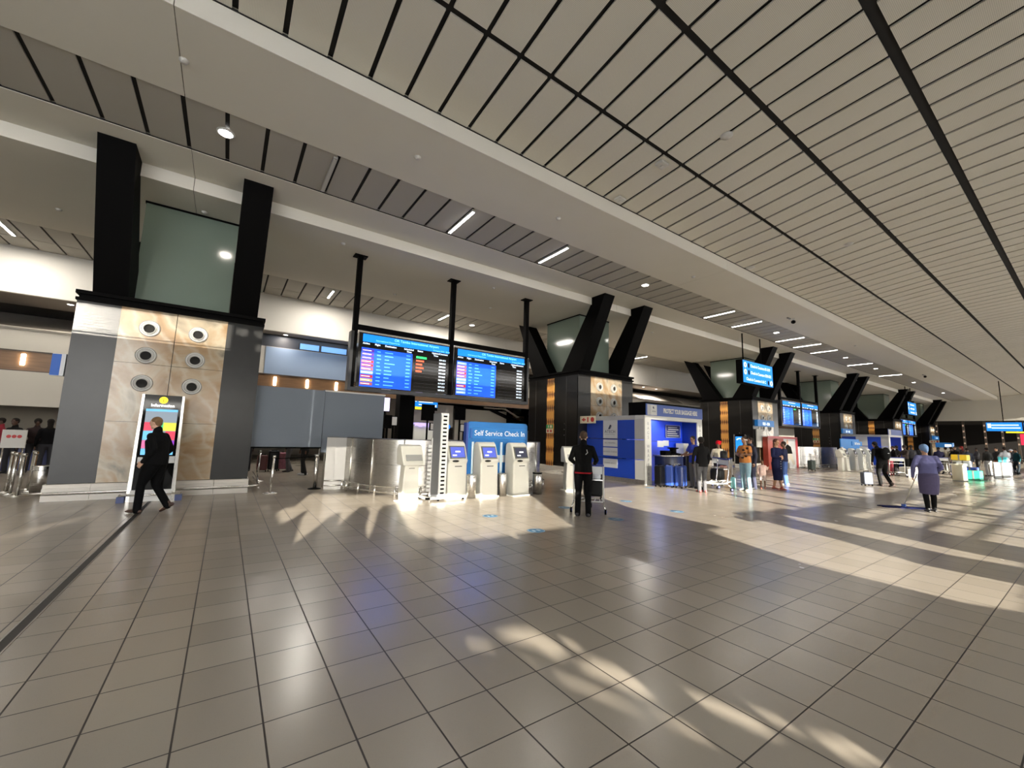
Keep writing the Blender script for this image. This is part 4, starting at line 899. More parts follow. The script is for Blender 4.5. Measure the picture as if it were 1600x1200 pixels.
exit_sign(PX[1] - 1.80, 'small green and cream exit sign on the orange strip of the second pillar'); exit_sign(PX[3] - 1.80, 'distant green and cream exit sign on the orange strip beside the far counter')
def number_sign(x0, x1, y, z0, z1, txt, label):
    r = thing('counter_number_sign', label, 'sign', ((x0 + x1) / 2, y, (z0 + z1) / 2)); hx, hz = (x1 - x0) / 2, (z1 - z0) / 2
    MB().box(-hx, hx, 0, 0.2, -hz, hz).build('casing', mat('sign_blue_box', (0.02, 0.16, 0.42), .4, emit=.15, ecol=(0.02, .2, .6)), r)
    text_mesh('lettering', txt, 0.24, scr_txt, r, (0, -0.006, -0.04), FACE_FRONT, 0.001, 'CENTER', bold=.006)
number_sign(27.4, 29.6, 12.4, 2.66, 3.06, 'B20 - B26', 'blue counter number sign across the front of the third pillar')
number_sign(42.3, 44.7, 12.5, 2.6, 3.0, 'B27 - B32', 'blue counter number sign left of the fifth pillar strip, above the far booth')
number_sign(73, 75.5, 12.3, 2.65, 3.1, 'A1 - A9', 'small blue sign beside the last pillar')
r = thing('white_board', 'plain white board hanging at the corner of the third pillar', 'board', (27.75, 12.5, 1.9)); MB().box(-0.42, 0.42, -0.03, 0.03, -0.57, 0.57).build('board', mat('board_dull', (.5, .5, .47), .6), r)
# hanging blue direction screens
def hanging_sign(x0, x1, label, txt=True):
    r = thing('hanging_direction_screen', label, 'sign', ((x0 + x1) / 2, 10.8, 5.42)); hx = (x1 - x0) / 2; hz = 0.64
    MB().box(-hx, hx, 0, 0.35, -hz, hz).build('casing', black_m, r)
    f = MB().box(-hx + .04, hx - .04, -0.008, 0, -hz + .04, hz - .04).build('face', led('sign_azure', (0.0, 0.19, 0.68), 0.7), r)
    for s_, k in ((-hx * .75, 0), (hx * .42, 1)): MB().tube([(s_, 0.17, hz), (s_, 0.17, 2.16)], 0.035, n=8).build('rod', black_m, r)
    for k, zz in enumerate((0.36, -0.02, -0.40)):
        left = k < 2
        MB().lathe([(0.15, 0), (0.15, 0.005)], (-hx + .28 if left else hx - .24, -0.013, zz), axis='y', n=20).build('arrow_disc', scr_txt, f)
        xx = -hx + .28 if left else hx - .24
        MB().prism([(xx - .08, zz - .01), (xx, zz + .09), (xx + .08, zz - .01), (xx + .03, zz - .01), (xx + .03, zz - .09), (xx - .03, zz - .09), (xx - .03, zz - .01)], 'y', -0.016, -0.013).build('arrow', mat('arrow_grey', (.1, .2, .35), .5), f)
        MB().ell((-hx + .66 if left else hx - .6, -0.01, zz), (0.10, 0.01, 0.15)).build('person_mark', black_m, f)
        if txt: text_mesh('lettering', ('Check-in Counters B1-B19', 'Check-in Counters B20-B32', 'Check-in Counters A & C')[k], 0.225, scr_txt, f, (-hx + .85 if left else -hx + .35, -0.01, zz), FACE_FRONT, 0.001, bold=.003, xs=.93)
        else: MB().box(-hx + .8, hx - .8, -0.012, -0.008, zz - .06, zz + .06).build('text_line', scr_txt, f)
    return r
hanging_sign(22.43, 25.92, 'large hanging blue direction screen with three lines, in front of the third pillar'); hanging_sign(54.5, 57.6, 'distant hanging blue direction screen before the last pillar', False)

# ------------------------------------------------------------------ baggage wrapping booths
bblue = mat('booth_blue', (0.012, 0.055, 0.42), 0.35); bint = mat('booth_interior_blue', (0.01, 0.05, 0.62), 0.45, emit=0.10); bgrey = mat('booth_grey', (0.42, 0.42, 0.42), .4); bwhite = mat('booth_white', (0.56, 0.56, 0.53), .45); poster = mat('poster_pale', (0.55, 0.56, 0.58), .5); ban = mat('banner_blue', (0.05, 0.10, 0.36), .5)
txt_grey = mat('text_grey', (0.22, .22, .25), .5); ink = mat('ink_navy', (0.03, 0.035, 0.08), .5)
def booth(x, y, label, detail=True):
    r = thing('baggage_wrapping_booth', label, 'booth', (x, y, 0)); Wd, Dp = 3.7, 2.9
    # side wall facing the camera side
    mb = MB()
    for z0, z1 in ((0.16, 0.86), (0.88, 1.59), (1.61, 2.33)): mb.box(0.0, 0.05, 0.45, Dp, z0, z1)
    mb.build('blue_side_panel', bblue, r)
    MB().box(-0.01, 0.06, 0.45, Dp, 2.335, 2.5).build('side_header', bgrey, r)
    for z0, z1, mm in ((0.16, 0.86, bwhite), (0.88, 1.59, bgrey), (1.61, 2.5, bgrey)): MB().box(-0.005, 0.06, 0.02, 0.44, z0, z1).build('corner_panel', mm, r)
    MB().box(-0.01, 0.06, 0.0, Dp, 0, 0.155).build('kick_plate', steel, r)
    for z0, z1 in ((1.62, 2.33), (1.30, 1.57), (0.95, 1.26), (0.49, 0.83)): MB().box(-0.02, 0.0, 1.26, 1.98, z0, z1).build('poster', poster, r)
    if detail:
        mb = MB(); mb.prism([(1.72, 1.98), (1.64, 1.98), (1.55, 2.12), (1.56, 2.14), (1.62, 2.16)], 'x', -0.026, -0.02); mb.prism([(1.70, 1.98), (1.60, 2.02), (1.52, 2.12), (1.6, 2.0)], 'x', -0.028, -0.02); mb.build('booth_emblem', ink, r)
        text_mesh('lettering', 'ATECH', 0.16, ink, r, (-0.023, 1.62, 1.88), FACE_LEFT, .001, 'CENTER', spacing=1.1)
        text_mesh('lettering', 'BAGGAGE WRAPPING', 0.05, txt_grey, r, (-0.023, 1.62, 1.77), FACE_LEFT, .001, 'CENTER')
        for tx, zz in (('BAG WRAPPING', 1.44), ('BAGGAGE STORAGE', 1.1), ('COURIER SERVICE', .66)): text_mesh('lettering', tx, 0.075, txt_grey, r, (-0.023, 1.62, zz), FACE_LEFT, .001, 'CENTER')
    # white corner posts and header
    MB().box(-0.02, 0.34, -0.03, 0.02, 0.0, 2.36).build('front_post', bwhite, r); MB().box(Wd - 0.35, Wd, -0.03, 0.02, 0, 2.36).build('front_post', bwhite, r)
    MB().box(-0.02, Wd, -0.03, 0.4, 2.36, 2.5).build('front_header', bwhite, r)
    if detail:
        text_mesh('vertical_lettering', '\n'.join('BAGS') + '\n\n' + '\n'.join('WRAPPING'), 0.165, txt_grey, r, (0.16, -0.034, 1.2), FACE_FRONT, .001, 'CENTER', line=1.0)
        text_mesh('vertical_lettering', '\n'.join('BAGS'), 0.165, txt_grey, r, (Wd - 0.17, -0.034, 1.95), FACE_FRONT, .001, 'CENTER', line=1.0)
    MB().box(0.1, Wd, 0.02, 0.8, 2.5, 3.0).build('banner_box', black_m, r)
    bn = MB().box(0.1, Wd + 0.08, -0.01, 0.02, 2.5, 2.93).build('banner', ban, r); MB().box(0.16, 0.36, -0.014, -0.01, 2.52, 2.91).build('banner_grey', bgrey, bn); MB().box(0.36, 0.72, -0.014, -0.01, 2.52, 2.91).build('banner_white', bwhite, bn)
    if detail:
        text_mesh('lettering', 'PROTECT YOUR BAGGAGE HERE', 0.235, bwhite, bn, (1.12, -0.014, 2.71), FACE_FRONT, .001, bold=.010, xs=0.66, spacing=.98)
        mb = MB(); mb.prism([(0.56, 2.76), (0.5, 2.76), (0.47, 2.83), (0.53, 2.85)], 'y', -0.018, -0.014); mb.build('banner_emblem', ink, bn); text_mesh('lettering', 'ATECH', 0.07, ink, bn, (0.54, -0.016, 2.66), FACE_FRONT, .001, 'CENTER')
    # interior
    MB().box(0.06, Wd - 0.02, 0.85, 0.9, 0.0, 2.46).build('interior_back', bint, r); MB().box(Wd - .05, Wd, 0.02, Dp, 0, 2.46).build('interior_side', bblue, r)
    MB().box(0.0, Wd, 0.4, Dp, 2.47, 2.5).build('booth_roof', black_m, r)
    MB().box(0.06, Wd - 0.05, 0.842, 0.85, 0.93, 0.95).box(0.06, Wd - .05, 0.842, 0.85, 1.55, 1.57).build('panel_joint', navy, r)
    bd = MB().box(2.42, 3.42, 0.80, 0.83, 1.72, 2.24).build('price_board', navy, r)
    mb = MB()
    for k in range(5): mb.box(2.52 + 0.06 * (k > 2), 3.3 - .1 * (k % 3), 0.792, 0.80, 1.79 + k * .085, 1.82 + k * .085)
    for a, b_, c, d in ((2.42, 3.42, 1.72, 1.735), (2.42, 3.42, 2.225, 2.24), (2.42, 2.435, 1.72, 2.24), (3.405, 3.42, 1.72, 2.24)): mb.box(a, b_, 0.792, 0.80, c, d)
    mb.build('price_text', bwhite, bd)
    MB().box(1.9, 2.3, 0.83, 0.85, 1.33, 1.58).box(2.3, 2.65, 0.83, 0.85, 1.38, 1.6).build('notice', poster, r)
    MB().box(2.95, 3.3, 0.35, 0.7, 1.0, 1.5).build('wrapping_machine', mat('machine_white', (.45, .45, .42), .4), r); MB().box(2.9, 3.35, 0.25, 0.75, 0.0, 1.0).build('machine_base', black_sat, r)
    ld = bpy.data.lights.new('booth', 'AREA'); ld.size = 0.6; ld.energy = 12; ld.color = (.8, .86, 1)
    lo = bpy.data.objects.new('booth_lamp', ld); COL.objects.link(lo); lo.parent = r; lo.location = (1.6, 0.45, 2.40)
    return r
booth(12.5, 9.55, 'near blue and white baggage wrapping booth beside the second pillar')
booth(41.6, 9.5, 'far small blue and white baggage wrapping booth beyond the fourth pillar', False)
r = thing('booth_counter', 'dark glossy booth counter with BAGGAGE lettering, behind the suitcases', 'counter', (13.75, 9.2, 0))
MB().box(-0.55, 0.55, 0.0, 0.45, 0.0, 1.02).build('front', mat('counter_navy', (0.02, 0.03, 0.09), .12), r); MB().box(-0.58, 0.58, -0.02, 0.52, 1.02, 1.06).build('top', rail_m, r)
text_mesh('lettering', 'ATECH', 0.12, bwhite, r, (0.15, -0.004, 0.72), FACE_FRONT, .001, 'CENTER'); text_mesh('lettering', 'BAGGAGE', 0.19, bwhite, r, (0.1, -0.004, 0.52), FACE_FRONT, .001, 'CENTER', bold=.006)
r = thing('wrapping_reel', 'black wrapping reel machine on the booth counter', 'machine', (14.05, 9.45, 1.06)); MB().lathe([(0.0, 0), (0.34, 0.0), (0.34, 0.05), (0.12, 0.09), (0.12, 0.22), (0.2, 0.24), (0.2, 0.28), (0, 0.28)], n=24).build('reel', black_m, r); MB().box(-0.6, -0.25, -0.1, 0.15, 0, 0.16).build('motor', black_m, r)
r = thing('red_fire_box', 'small red fire box on the second pillar right of the near booth', 'fire box', (15.6, 12.3, 2.1)); MB().box(-.16, .16, 0, .3, -.22, .22).build('box', sign_red, r); MB().box(-.1, .1, -.01, 0, -.1, .1).build('panel', bwhite, r)

# red advertising booth near the third pillar
r = thing('red_advert_stand', 'red advertising stand with a posed man picture, by the third pillar', 'advert', (30.4, 12.1, 0))
MB().box(-2.5, -0.3, 0, 0.3, 0, 2.0).build('red_panel', mat('advert_red', (0.28, 0.035, 0.02), .4, noise=(1.8, .7)), r); MB().box(-0.3, 1.7, 0, 0.3, 0, 2.05).build('picture_panel', mat('advert_pale', (0.55, 0.55, 0.56), .4, noise=(1.1, .3)), r)
MB().box(-2.5, 1.8, -0.02, 0, 1.92, 2.06).box(1.5, 1.8, -0.02, 0.0, 0, 2.0).build('red_frame', mat('frame_red', (0.42, .04, .05), .4), r)
MB().ell((0.25, -0.01, 1.72), (0.14, 0.01, 0.17)).build('picture_head', mat('pic_skin', (.5, .3, .2), .5), r); MB().prism([(-0.15, 0.95), (-0.1, 1.4), (0.25, 1.58), (0.75, 1.4), (0.95, 0.95)], 'y', -0.008, 0.0).build('picture_jacket', black_m, r); MB().prism([(0, 0.2), (-0.05, 0.95), (0.75, 0.95), (1.3, 0.25), (1.0, 0.2), (0.5, 0.7), (0.25, 0.2)], 'y', -0.008, 0).build('picture_trousers', mat('pic_cream', (.6, .55, .45), .5), r)
# far kiosks in a row
for k, (x, y) in enumerate(((33.1, 9.6), (34.9, 9.65), (36.5, 9.65), (38.2, 9.7))):
    if k == 0: slim_kiosk(32.0, 9.5, 'first of the far row of white kiosks, with a tilted head')
    kiosk(x, y, ['second white kiosk of the far row, right after the tilted one', 'third white kiosk of the far row', 'fourth white kiosk of the far row', 'last white kiosk of the far row, behind the man with the case'][k], kiosk_dk, group='far row of kiosks')
r = thing('self_service_panel', 'distant blue self-service panel behind the far row of kiosks', 'panel', (35.6, 10.2, 0)); MB().box(-1.6, 2.0, 0, 0.06, 0, 2.05).build('back_panel', blue_p, r); MB().box(0.4, 2.4, -0.05, 0.0, 1.6, 1.9).build('sign_band', blue_p, r); text_mesh('lettering', 'Self Service', 0.24, bwhite, r, (1.4, -0.055, 1.75), FACE_FRONT, .001, 'CENTER', bold=.01); MB().box(-1.7, -1.5, -0.08, 0, .3, 1.5).build('light_strip', bwhite, r)
# floor stickers
st_blue = mat('sticker_blue', (0.03, 0.12, 0.22), .5); st_pale = mat('sticker_ring', (0.35, .42, .46), .5)
SL = ['blue round floor sticker nearest the camera, left of the trolley man', 'faint blue round floor sticker in the sunlight by the kiosks', 'blue round floor sticker just right of the trolley man\'s feet', 'blue round floor sticker farthest right in the open floor', 'pale blue round floor sticker in the sun right of the trolley', 'half hidden round floor sticker in shade left of the trolley wheels', 'small pale sticker close to the booth corner']
for (x, y), l in zip(((4.57, 5.76), (4.54, 7.22), (6.65, 5.8), (8.67, 5.77), (8.78, 7.32), (6.62, 7.29), (12.0, 9.0)), SL):
    r = thing('floor_sticker', l, 'floor sticker', (x, y, 0.0), 0, 'round floor stickers'); MB().lathe([(0.0, 0.002), (0.155, 0.002), (0.16, 0.0005)], n=32, cap=False).build('disc', st_blue, r); MB().lathe([(0.14, 0.0028), (0.15, 0.0028)], n=32, cap=False).build('ring', st_pale, r)
    for s_ in (-1, 1): MB().ell((s_ * 0.05, 0, 0.0025), (0.022, 0.06, 0.0008), n=10).build('footprint', st_pale, r)
# suitcases
def suitcase(x, y, w, h, d, m_, label, rz=0, handle=False, name='suitcase', ribs=True):
    r = thing(name, label, 'suitcase', (x, y, 0), rz)
    sh = MB().box(-w / 2, w / 2, -d / 2, d / 2, 0.06, h).build('shell', m_, r, bevel=0.05)
    if ribs:
        for k in range(4):
            xx = -w / 2 + w * (k + 0.75) / 4.5; MB().box(xx - .012, xx + .012, -d / 2 - .008, d / 2 + .008, 0.1, h - 0.06).build('rib', m_, sh)
    MB().box(-0.1, 0.1, -0.02, 0.02, h, h + 0.03).build('top_handle', black_m, r)
    for sx in (-1, 1):
        for sy in (-1, 1): MB().lathe([(0.028, -0.012), (0.028, 0.012)], (sx * w * .4, sy * d * .35, 0.03), axis='x', n=12).build('wheel', black_m, r)
    if handle: MB().tube([(-0.09, 0, h), (-0.09, 0, handle), (0.09, 0, handle), (0.09, 0, h)], 0.009, n=8).build('pull_handle', rail_m, r)
    return r
cobalt = mat('suitcase_blue', (0.02, 0.06, 0.30), .25, coat=.5); blk_case = mat('suitcase_black', (0.006, 0.006, 0.007), .35, spec=.25)
suitcase(12.55, 8.98, 0.28, 0.74, 0.26, blk_case, 'black suitcase left of the blue pair at the booth', 0.1)
suitcase(12.78, 8.74, 0.22, 0.76, 0.26, cobalt, 'narrow blue suitcase between the black and the big blue ones', 0.3)
suitcase(13.02, 8.48, 0.42, 0.76, 0.28, cobalt, 'wider shiny blue suitcase nearest the booth worker', 0.2)
suitcase(1.25, 18.2, 0.34, 0.62, 0.24, mat('case_maroon', (.12, .03, .03), .5), 'maroon suitcase seen below the left grey sheet', 0, ribs=False)
suitcase(1.62, 18.3, 0.36, 0.78, 0.24, blk_case, 'black suitcase between the maroon and pink bags under the grey sheet', 0, ribs=False)
suitcase(2.0, 18.55, 0.38, 0.7, 0.24, mat('case_pink', (.45, .16, .22), .5, noise=(14, .6)), 'pink patterned bag under the grey sheet', 0, ribs=False)
suitcase(30.1, 10.6, 0.5, 0.62, 0.3, mat('case_dkgreen', (.03, .045, .04), .4), 'small dark suitcase in front of the red advertising stand', 0, ribs=False)
# far end signs
r = thing('overhead_screen', 'wide blue overhead screen with text lines at the far right', 'sign', (60, 5.4, 3.76), 0); MB().box(-.06, .06, -1.1, 1.1, -.42, .42).build('casing', navy, r); f = MB().box(-.07, -.06, -1.08, 1.08, -.4, .4).build('face', cyan, r)
MB().box(-.078, -.07, -0.9, 0.75, .1, .2).box(-.078, -.07, -0.98, .75, -.16, -.06).build('text_line', scr_txt, f); MB().box(-.078, -.07, .78, 1.0, -.1, .3).build('symbol', scr_txt, f); MB().box(-.02, .02, -.03, .03, .42, 4.5).build('hanger', black_m, r)
r = thing('overhead_screen', 'second blue overhead screen cut by the right edge, with a yellow strip', 'sign', (61, 3.2, 3.76), 0); MB().box(-.06, .06, -1.1, 1.1, -.42, .42).build('casing', navy, r); f = MB().box(-.07, -.06, -1.08, 1.08, -.4, .4).build('face', cyan, r); MB().box(-.08, -.06, -1.08, 2.2, -.55, -.42).build('yellow_strip', scr_yel, r)
r = thing('red_banner', 'bright red lit panel at the far right edge', 'banner', (60, 3.9, 2.6)); MB().box(-.05, .05, -.6, .6, -.5, .5).build('panel', led('banner_red', (.6, .02, .06), .7), r); MB().box(-.03, .03, -.03, .03, -2.6, -.5).build('post', black_m, r)
r = thing('blue_kiosk_canopy', 'small blue kiosk sign behind the mopping woman', 'kiosk', (45, 7.06, 0)); MB().box(-.3, .3, -.45, .45, 1.66, 2.02).build('canopy', blue_p, r); MB().box(-.31, -.3, -.4, -.05, 1.72, 1.9).build('lettering_bar', scr_txt, r); MB().box(-.25, .25, -.3, .3, 0, 1.66).build('body', mat('kiosk_sand', (.42, .4, .33), .5), r)
for k, (x, y, l) in enumerate(((79, 13, 'leftmost faint lit post in the dark far hall'), (78, 10.4, 'second faint lit post in the dark far hall'), (78, 8.6, 'third faint lit post in the dark far hall'), (78, 7.2, 'fourth faint lit post in the dark far hall'), (78, 6.0, 'fifth faint lit post in the dark far hall'), (78, 5.2, 'sixth faint lit post in the dark far hall'))):
    r = thing('lit_post', l, 'post', (x, y, 0)); MB().box(-.1, .1, -.1, .1, 0, 5.06).build('post', mat('post_brown', (.10, .075, .055), .5), r)
    for j in range(4): MB().cbox((-.11, 0, 2.3 + j * .75), (.02, .14, .2)).build('glow', mat('post_glow', (.5, .35, .25), .5, emit=.35), r)

# ------------------------------------------------------------------ people
def ring_tube(mb, pts, rad, side=(1, 0, 0), n=12, rnd_=True):
    """tapering limb: pts = path, rad = [(rx, ry)], rx measured along 'side'"""
    pts = [Vector(p) for p in pts]; N = len(pts); rings = []; side = Vector(side)
    for i, p in enumerate(pts):
        d = (pts[min(i + 1, N - 1)] - pts[max(i - 1, 0)]).normalized()
        u = side - d * side.dot(d)
        if u.length < 0.2: u = Vector((0, 1, 0)) - d * d.y
        u.normalize(); w = d.cross(u); r = rad[i]; rx, ry = r if isinstance(r, tuple) else (r, r)
        rings.append([p + u * math.cos(2 * PI * k / n) * rx + w * math.sin(2 * PI * k / n) * ry for k in range(n)])
    v = [q for g_ in rings for q in g_]
    fs = [(i * n + k, i * n + (k + 1) % n, (i + 1) * n + (k + 1) % n, (i + 1) * n + k) for i in range(N - 1) for k in range(n)]
    mb.add(v, fs, 0, True); mb.add(rings[0], [tuple(range(n))[::-1]], 0, True); mb.add(rings[-1], [tuple(range(n))], 0, True)
    # round the joints so neighbouring pieces melt together
    for q, r in ((pts[0], rad[0]), (pts[-1], rad[-1])) if rnd_ else ():
        r0 = min(r) if isinstance(r, tuple) else r; mb.ell(q, (r0, r0, r0), 10)
def fuse(mb, name, voxel, m, parent, smooth=4, label=None):
    """union of all pieces as one continuous surface"""
    me = bpy.data.meshes.new('tmp'); me.from_pydata([tuple(v) for v in mb.v], [], mb.f); me.update()
    o = bpy.data.objects.new('tmp', me); COL.objects.link(o)
    rm = o.modifiers.new('r', 'REMESH'); rm.mode = 'VOXEL'; rm.voxel_size = voxel; rm.use_smooth_shade = True
    s_ = o.modifiers.new('s', 'SMOOTH'); s_.factor = 0.5; s_.iterations = smooth
    dg = bpy.context.evaluated_depsgraph_get(); dg.update(); nm = bpy.data.meshes.new_from_object(o.evaluated_get(dg)); nm.name = name
    bpy.data.objects.remove(o); bpy.data.meshes.remove(me); nm.materials.clear()
    for mm in (m if isinstance(m, (list, tuple)) else [m]): nm.materials.append(mm)
    nm.polygons.foreach_set('use_smooth', [True] * len(nm.polygons))
    o = bpy.data.objects.new(name, nm); COL.objects.link(o); o.parent = parent
    if label: o['label'] = label
    return o
SKINS = {'light': (0.55, 0.33, 0.23), 'tan': (0.36, 0.19, 0.11), 'brown': (0.16, 0.075, 0.04), 'dark': (0.07, 0.033, 0.02)}
def cloth(name, c, rough=0.9):
    c = tuple(q_ * (0.4 if max(c) < .025 else 1.0) for q_ in c)
    return mat('cloth_' + name, c, rough, spec=0.12, noise=(9, 0.12), bump=(22, 0.4))
DEF = dict(hipL=(-.095, 0, .90), hipR=(.095, 0, .90), kneeL=(-.105, .02, .49), kneeR=(.105, .02, .49), ankL=(-.11, -.02, .085), ankR=(.11, -.02, .085),
           shL=(-.175, 0, 1.385), shR=(.175, 0, 1.385), elL=(-.245, -.02, 1.13), elR=(.245, -.02, 1.13), wrL=(-.25, .06, .88), wrR=(.25, .06, .88),
           pel=(0, 0, .95), wai=(0, .0, 1.08), che=(0, .0, 1.30), nec=(0, -.005, 1.49), hed=(0, .02, 1.635), look=(0, 1, 0), toeL=(0, 1, 0), toeR=(0, 1, 0))
def person(label, loc, rz=0.0, h=1.75, pose=None, skin='brown', hair=('short', (0.02, 0.015, 0.012)), top=None, topc=(0.03, 0.03, 0.03), bottom='trousers', botc=(0.03, 0.03, 0.035), shoe=(0.02, 0.02, 0.02),
           build=1.0, vox=0.016, sleeves='long', hands=True, extras=None, group=None, toplen=0.0, child=False):
    J = dict(DEF); J.update(pose or {}); J = {k: Vector(v) for k, v in J.items()}
    for s in 'LR':
        if 'handdir' + s not in J: J['handdir' + s] = (J['wr' + s] - J['el' + s]).normalized()
    r = thing('person', label, 'person', (loc[0], loc[1], loc[2] if len(loc) > 2 else 0), rz, group); sc_ = h / 1.75; r.scale = (sc_, sc_, sc_)
    B = build; sk = mat('skin_' + skin, SKINS[skin], 0.5, noise=(12, .06))
    look = J['look'].normalized(); side = look.cross(Vector((0, 0, 1))); side.normalize(); hu = side.cross(look).normalized()
    HR = Matrix((side, look, hu)).transposed(); hs = 1.16 if child else 1.0
    # -- body, one surface
    mb = MB(); hd = J['hed']
    ring_tube(mb, [J['nec'] - Vector((0, 0, .05)), J['nec'] + Vector((0, .005, .03)), hd + Vector((0, -.01, -.04))], [(.062, .058), (.054, .055), (.055, .058)])
    mb.ell(hd + HR @ Vector((0, 0, .022)) * hs, (.074 * hs, .092 * hs, .088 * hs), 18, R=HR)
    mb.ell(hd + HR @ Vector((0, .022, -.045)) * hs, (.057 * hs, .064 * hs, .066 * hs), 14, R=HR)
    mb.ell(hd + HR @ Vector((0, .068, -.085)) * hs, (.026, .024, .022), 8, R=HR)
    mb.ell(hd + HR @ Vector((0, .096, -.022)) * hs, (.013, .02, .024), 8, R=HR)
    mb.ell(hd + HR @ Vector((0, .080, .022)) * hs, (.05, .016, .012), 8, R=HR)
    for s in (-1, 1): mb.ell(hd + HR @ Vector((s * .078, -.004, -.012)) * hs, (.010, .020, .031), 8, R=HR)
    ring_tube(mb, [J['pel'], J['wai'], J['che'], J['nec'] - Vector((0, 0, .06))], [(.15 * B, .10 * B), (.135 * B, .095 * B), (.155 * B, .105 * B), (.09, .07)])
    for s in 'LR':
        sg = -1 if s == 'L' else 1
        ring_tube(mb, [J['che'] + Vector((sg * .08, 0, .07)), J['sh' + s], J['el' + s]], [(.06, .06), .052, .040]); ring_tube(mb, [J['el' + s], (J['el' + s] * 2 + J['wr' + s]) / 3, J['wr' + s]], [.040, .038, .026])
        lk = .72 if bottom in ('trousers', 'jeans') else 1.0
        ring_tube(mb, [J['hip' + s], J['knee' + s]], [(.080 * lk, .080 * lk), (.052 * lk, .055 * lk)]); ring_tube(mb, [J['knee' + s], J['knee' + s] * .65 + J['ank' + s] * .35 + Vector((0, -.012, 0)), J['ank' + s]], [.052 * lk, (.050 * lk, .054 * lk), .036 * lk])
        td = J['toe' + s].normalized(); ring_tube(mb, [J['ank' + s] - td * .04 - Vector((0, 0, .04)), J['ank' + s] + td * .13 - Vector((0, 0, .055))], [(.034, .034), (.036, .02)])
        if hands:
            w = J['wr' + s]; d = J['handdir' + s].normalized(); nrm = Vector((-sg, 0, 0)); nrm = (nrm - d * nrm.dot(d)).normalized(); lat = d.cross(nrm).normalized()
            fwd = lat if lat.y > 0 else -lat           # thumb side
            ring_tube(mb, [w - d * .01, w + d * .045, w + d * .088], [(.026, .018), (.040, .016), (.038, .014)], side=tuple(fwd))
            for k, (off, L) in enumerate(((.030, .070), (.010, .078), (-.010, .073), (-.029, .058))):
                p0 = w + d * .083 + fwd * off; p1 = p0 + (d * .9 + nrm * .35).normalized() * L * .48; p2 = p1 + (d * .6 + nrm * .8).normalized() * L * .52
                ring_tube(mb, [p0, p1, p2], [.0088, .0082, .007], n=8)
            p0 = w + d * .03 + fwd * .028; p1 = p0 + (d * .6 + fwd * .75 + nrm * .25).normalized() * .038; p2 = p1 + (d * .9 + nrm * .35).normalized() * .03
            ring_tube(mb, [p0, p1, p2], [.0115, .010, .0085], n=8)
        else: mb.ell(J['wr' + s] + J['handdir' + s].normalized() * .08, (.028, .038, .08), 8)
    fuse(mb, 'body', vox if not hands else min(vox, 0.0075), sk, r, 2)
    # eyes
    mb = MB()
    for s in (-1, 1): mb.ell(hd + HR @ Vector((s * .030, .083, .004)) * hs, (.011, .008, .007), 8, R=HR)
    mb.build('eyes', mat('eye_dark', (.03, .02, .02), .2), r)
    # -- hair
    kind, hc = hair; hm = mat('hair_%02x%02x' % (int(hc[0] * 255), int(hc[1] * 255)), hc, 0.8, spec=0.15, bump=(60, .6)); mb = MB()
    if kind != 'none':
        if kind in ('short', 'afro', 'thin'):
            e = {'short': .006, 'afro': .018, 'thin': .002}[kind]
            mb.ell(hd + HR @ Vector((0, -.014, .034)) * hs, (.077 * hs + e, .090 * hs + e, .084 * hs + e), 18, R=HR)
            mb.ell(hd + HR @ Vector((0, -.048, -.010)) * hs, (.062 * hs + e, .05 * hs + e, .062 * hs), 12, R=HR)
        elif kind in ('long', 'bun'):
            mb.ell(hd + HR @ Vector((0, -.02, .036)) * hs, (.088, .098, .092), 18, R=HR); mb.ell(hd + HR @ Vector((0, -.06, -.05)), (.08, .055, .10), 14, R=HR)
            if kind == 'bun': mb.ell(hd + HR @ Vector((0, -.07, .12)), (.055, .055, .05), 12, R=HR)
            else: mb.ell(hd + HR @ Vector((0, -.075, -.13)), (.075, .04, .12), 12, R=HR)
        elif kind == 'scarf':
            mb.ell(hd + HR @ Vector((0, -.012, .034)), (.092, .108, .102), 18, R=HR); mb.ell(hd + HR @ Vector((0, -.085, -.02)), (.06, .05, .08), 12, R=HR); mb.ell(hd + HR @ Vector((0, -.115, -.07)), (.03, .025, .06), 10, R=HR)
            hm = cloth('scarf_%02x%02x' % (int(hc[0] * 255), int(hc[2] * 255)), hc)
        elif kind == 'beanie':
            mb.ell(hd + HR @ Vector((0, -.015, .055)), (.102, .118, .11), 18, R=HR); mb.ell(hd + HR @ Vector((0, -.12, .06)), (.08, .08, .06), 10, R=HR); mb.ell(hd + HR @ Vector((-.09, 0, .1)), (.05, .05, .04), 10, R=HR); mb.ell(hd + HR @ Vector((0, .09, .085)), (.035, .03, .03), 10, R=HR); hm = cloth('beanie', hc)
        elif kind == 'cap':
            mb.ell(hd + HR @ Vector((0, -.01, .05)), (.088, .105, .082), 18, R=HR); mb.ell(hd + HR @ Vector((0, .10, .04)), (.07, .07, .012), 12, R=HR); hm = cloth('cap_%02x' % int(hc[2] * 255), hc)
        fuse(mb, {'scarf': 'headscarf', 'beanie': 'knitted_hat', 'cap': 'cap'}.get(kind, 'hair'), 0.011 if vox < .02 else .016, hm, r, 2)
    # -- upper garment
    if top:
        tm = cloth(top + '_%02x%02x%02x' % tuple(int(c * 255) for c in topc), topc); mb = MB(); q = .016
        hem = J['pel'] + Vector((0, 0, -.02 - toplen))
        ring_tube(mb, [hem, J['pel'] + Vector((0, 0, .06)), J['wai'], J['che'], J['che'] + Vector((0, 0, .10)), J['nec'] - Vector((0, 0, .035))], [(.160 * B + q, .118 * B + q), (.156 * B + q, .118 * B + q), (.142 * B + q, .110 * B + q), (.160 * B + q, .114 * B + q), (.134 + q, .088 + q), (.070, .062)], n=18, rnd_=False)
        for s in 'LR': ring_tube(mb, [J['nec'] - Vector((0, 0, .06)), J['sh' + s] + Vector((0, 0, .005))], [.050, .052])
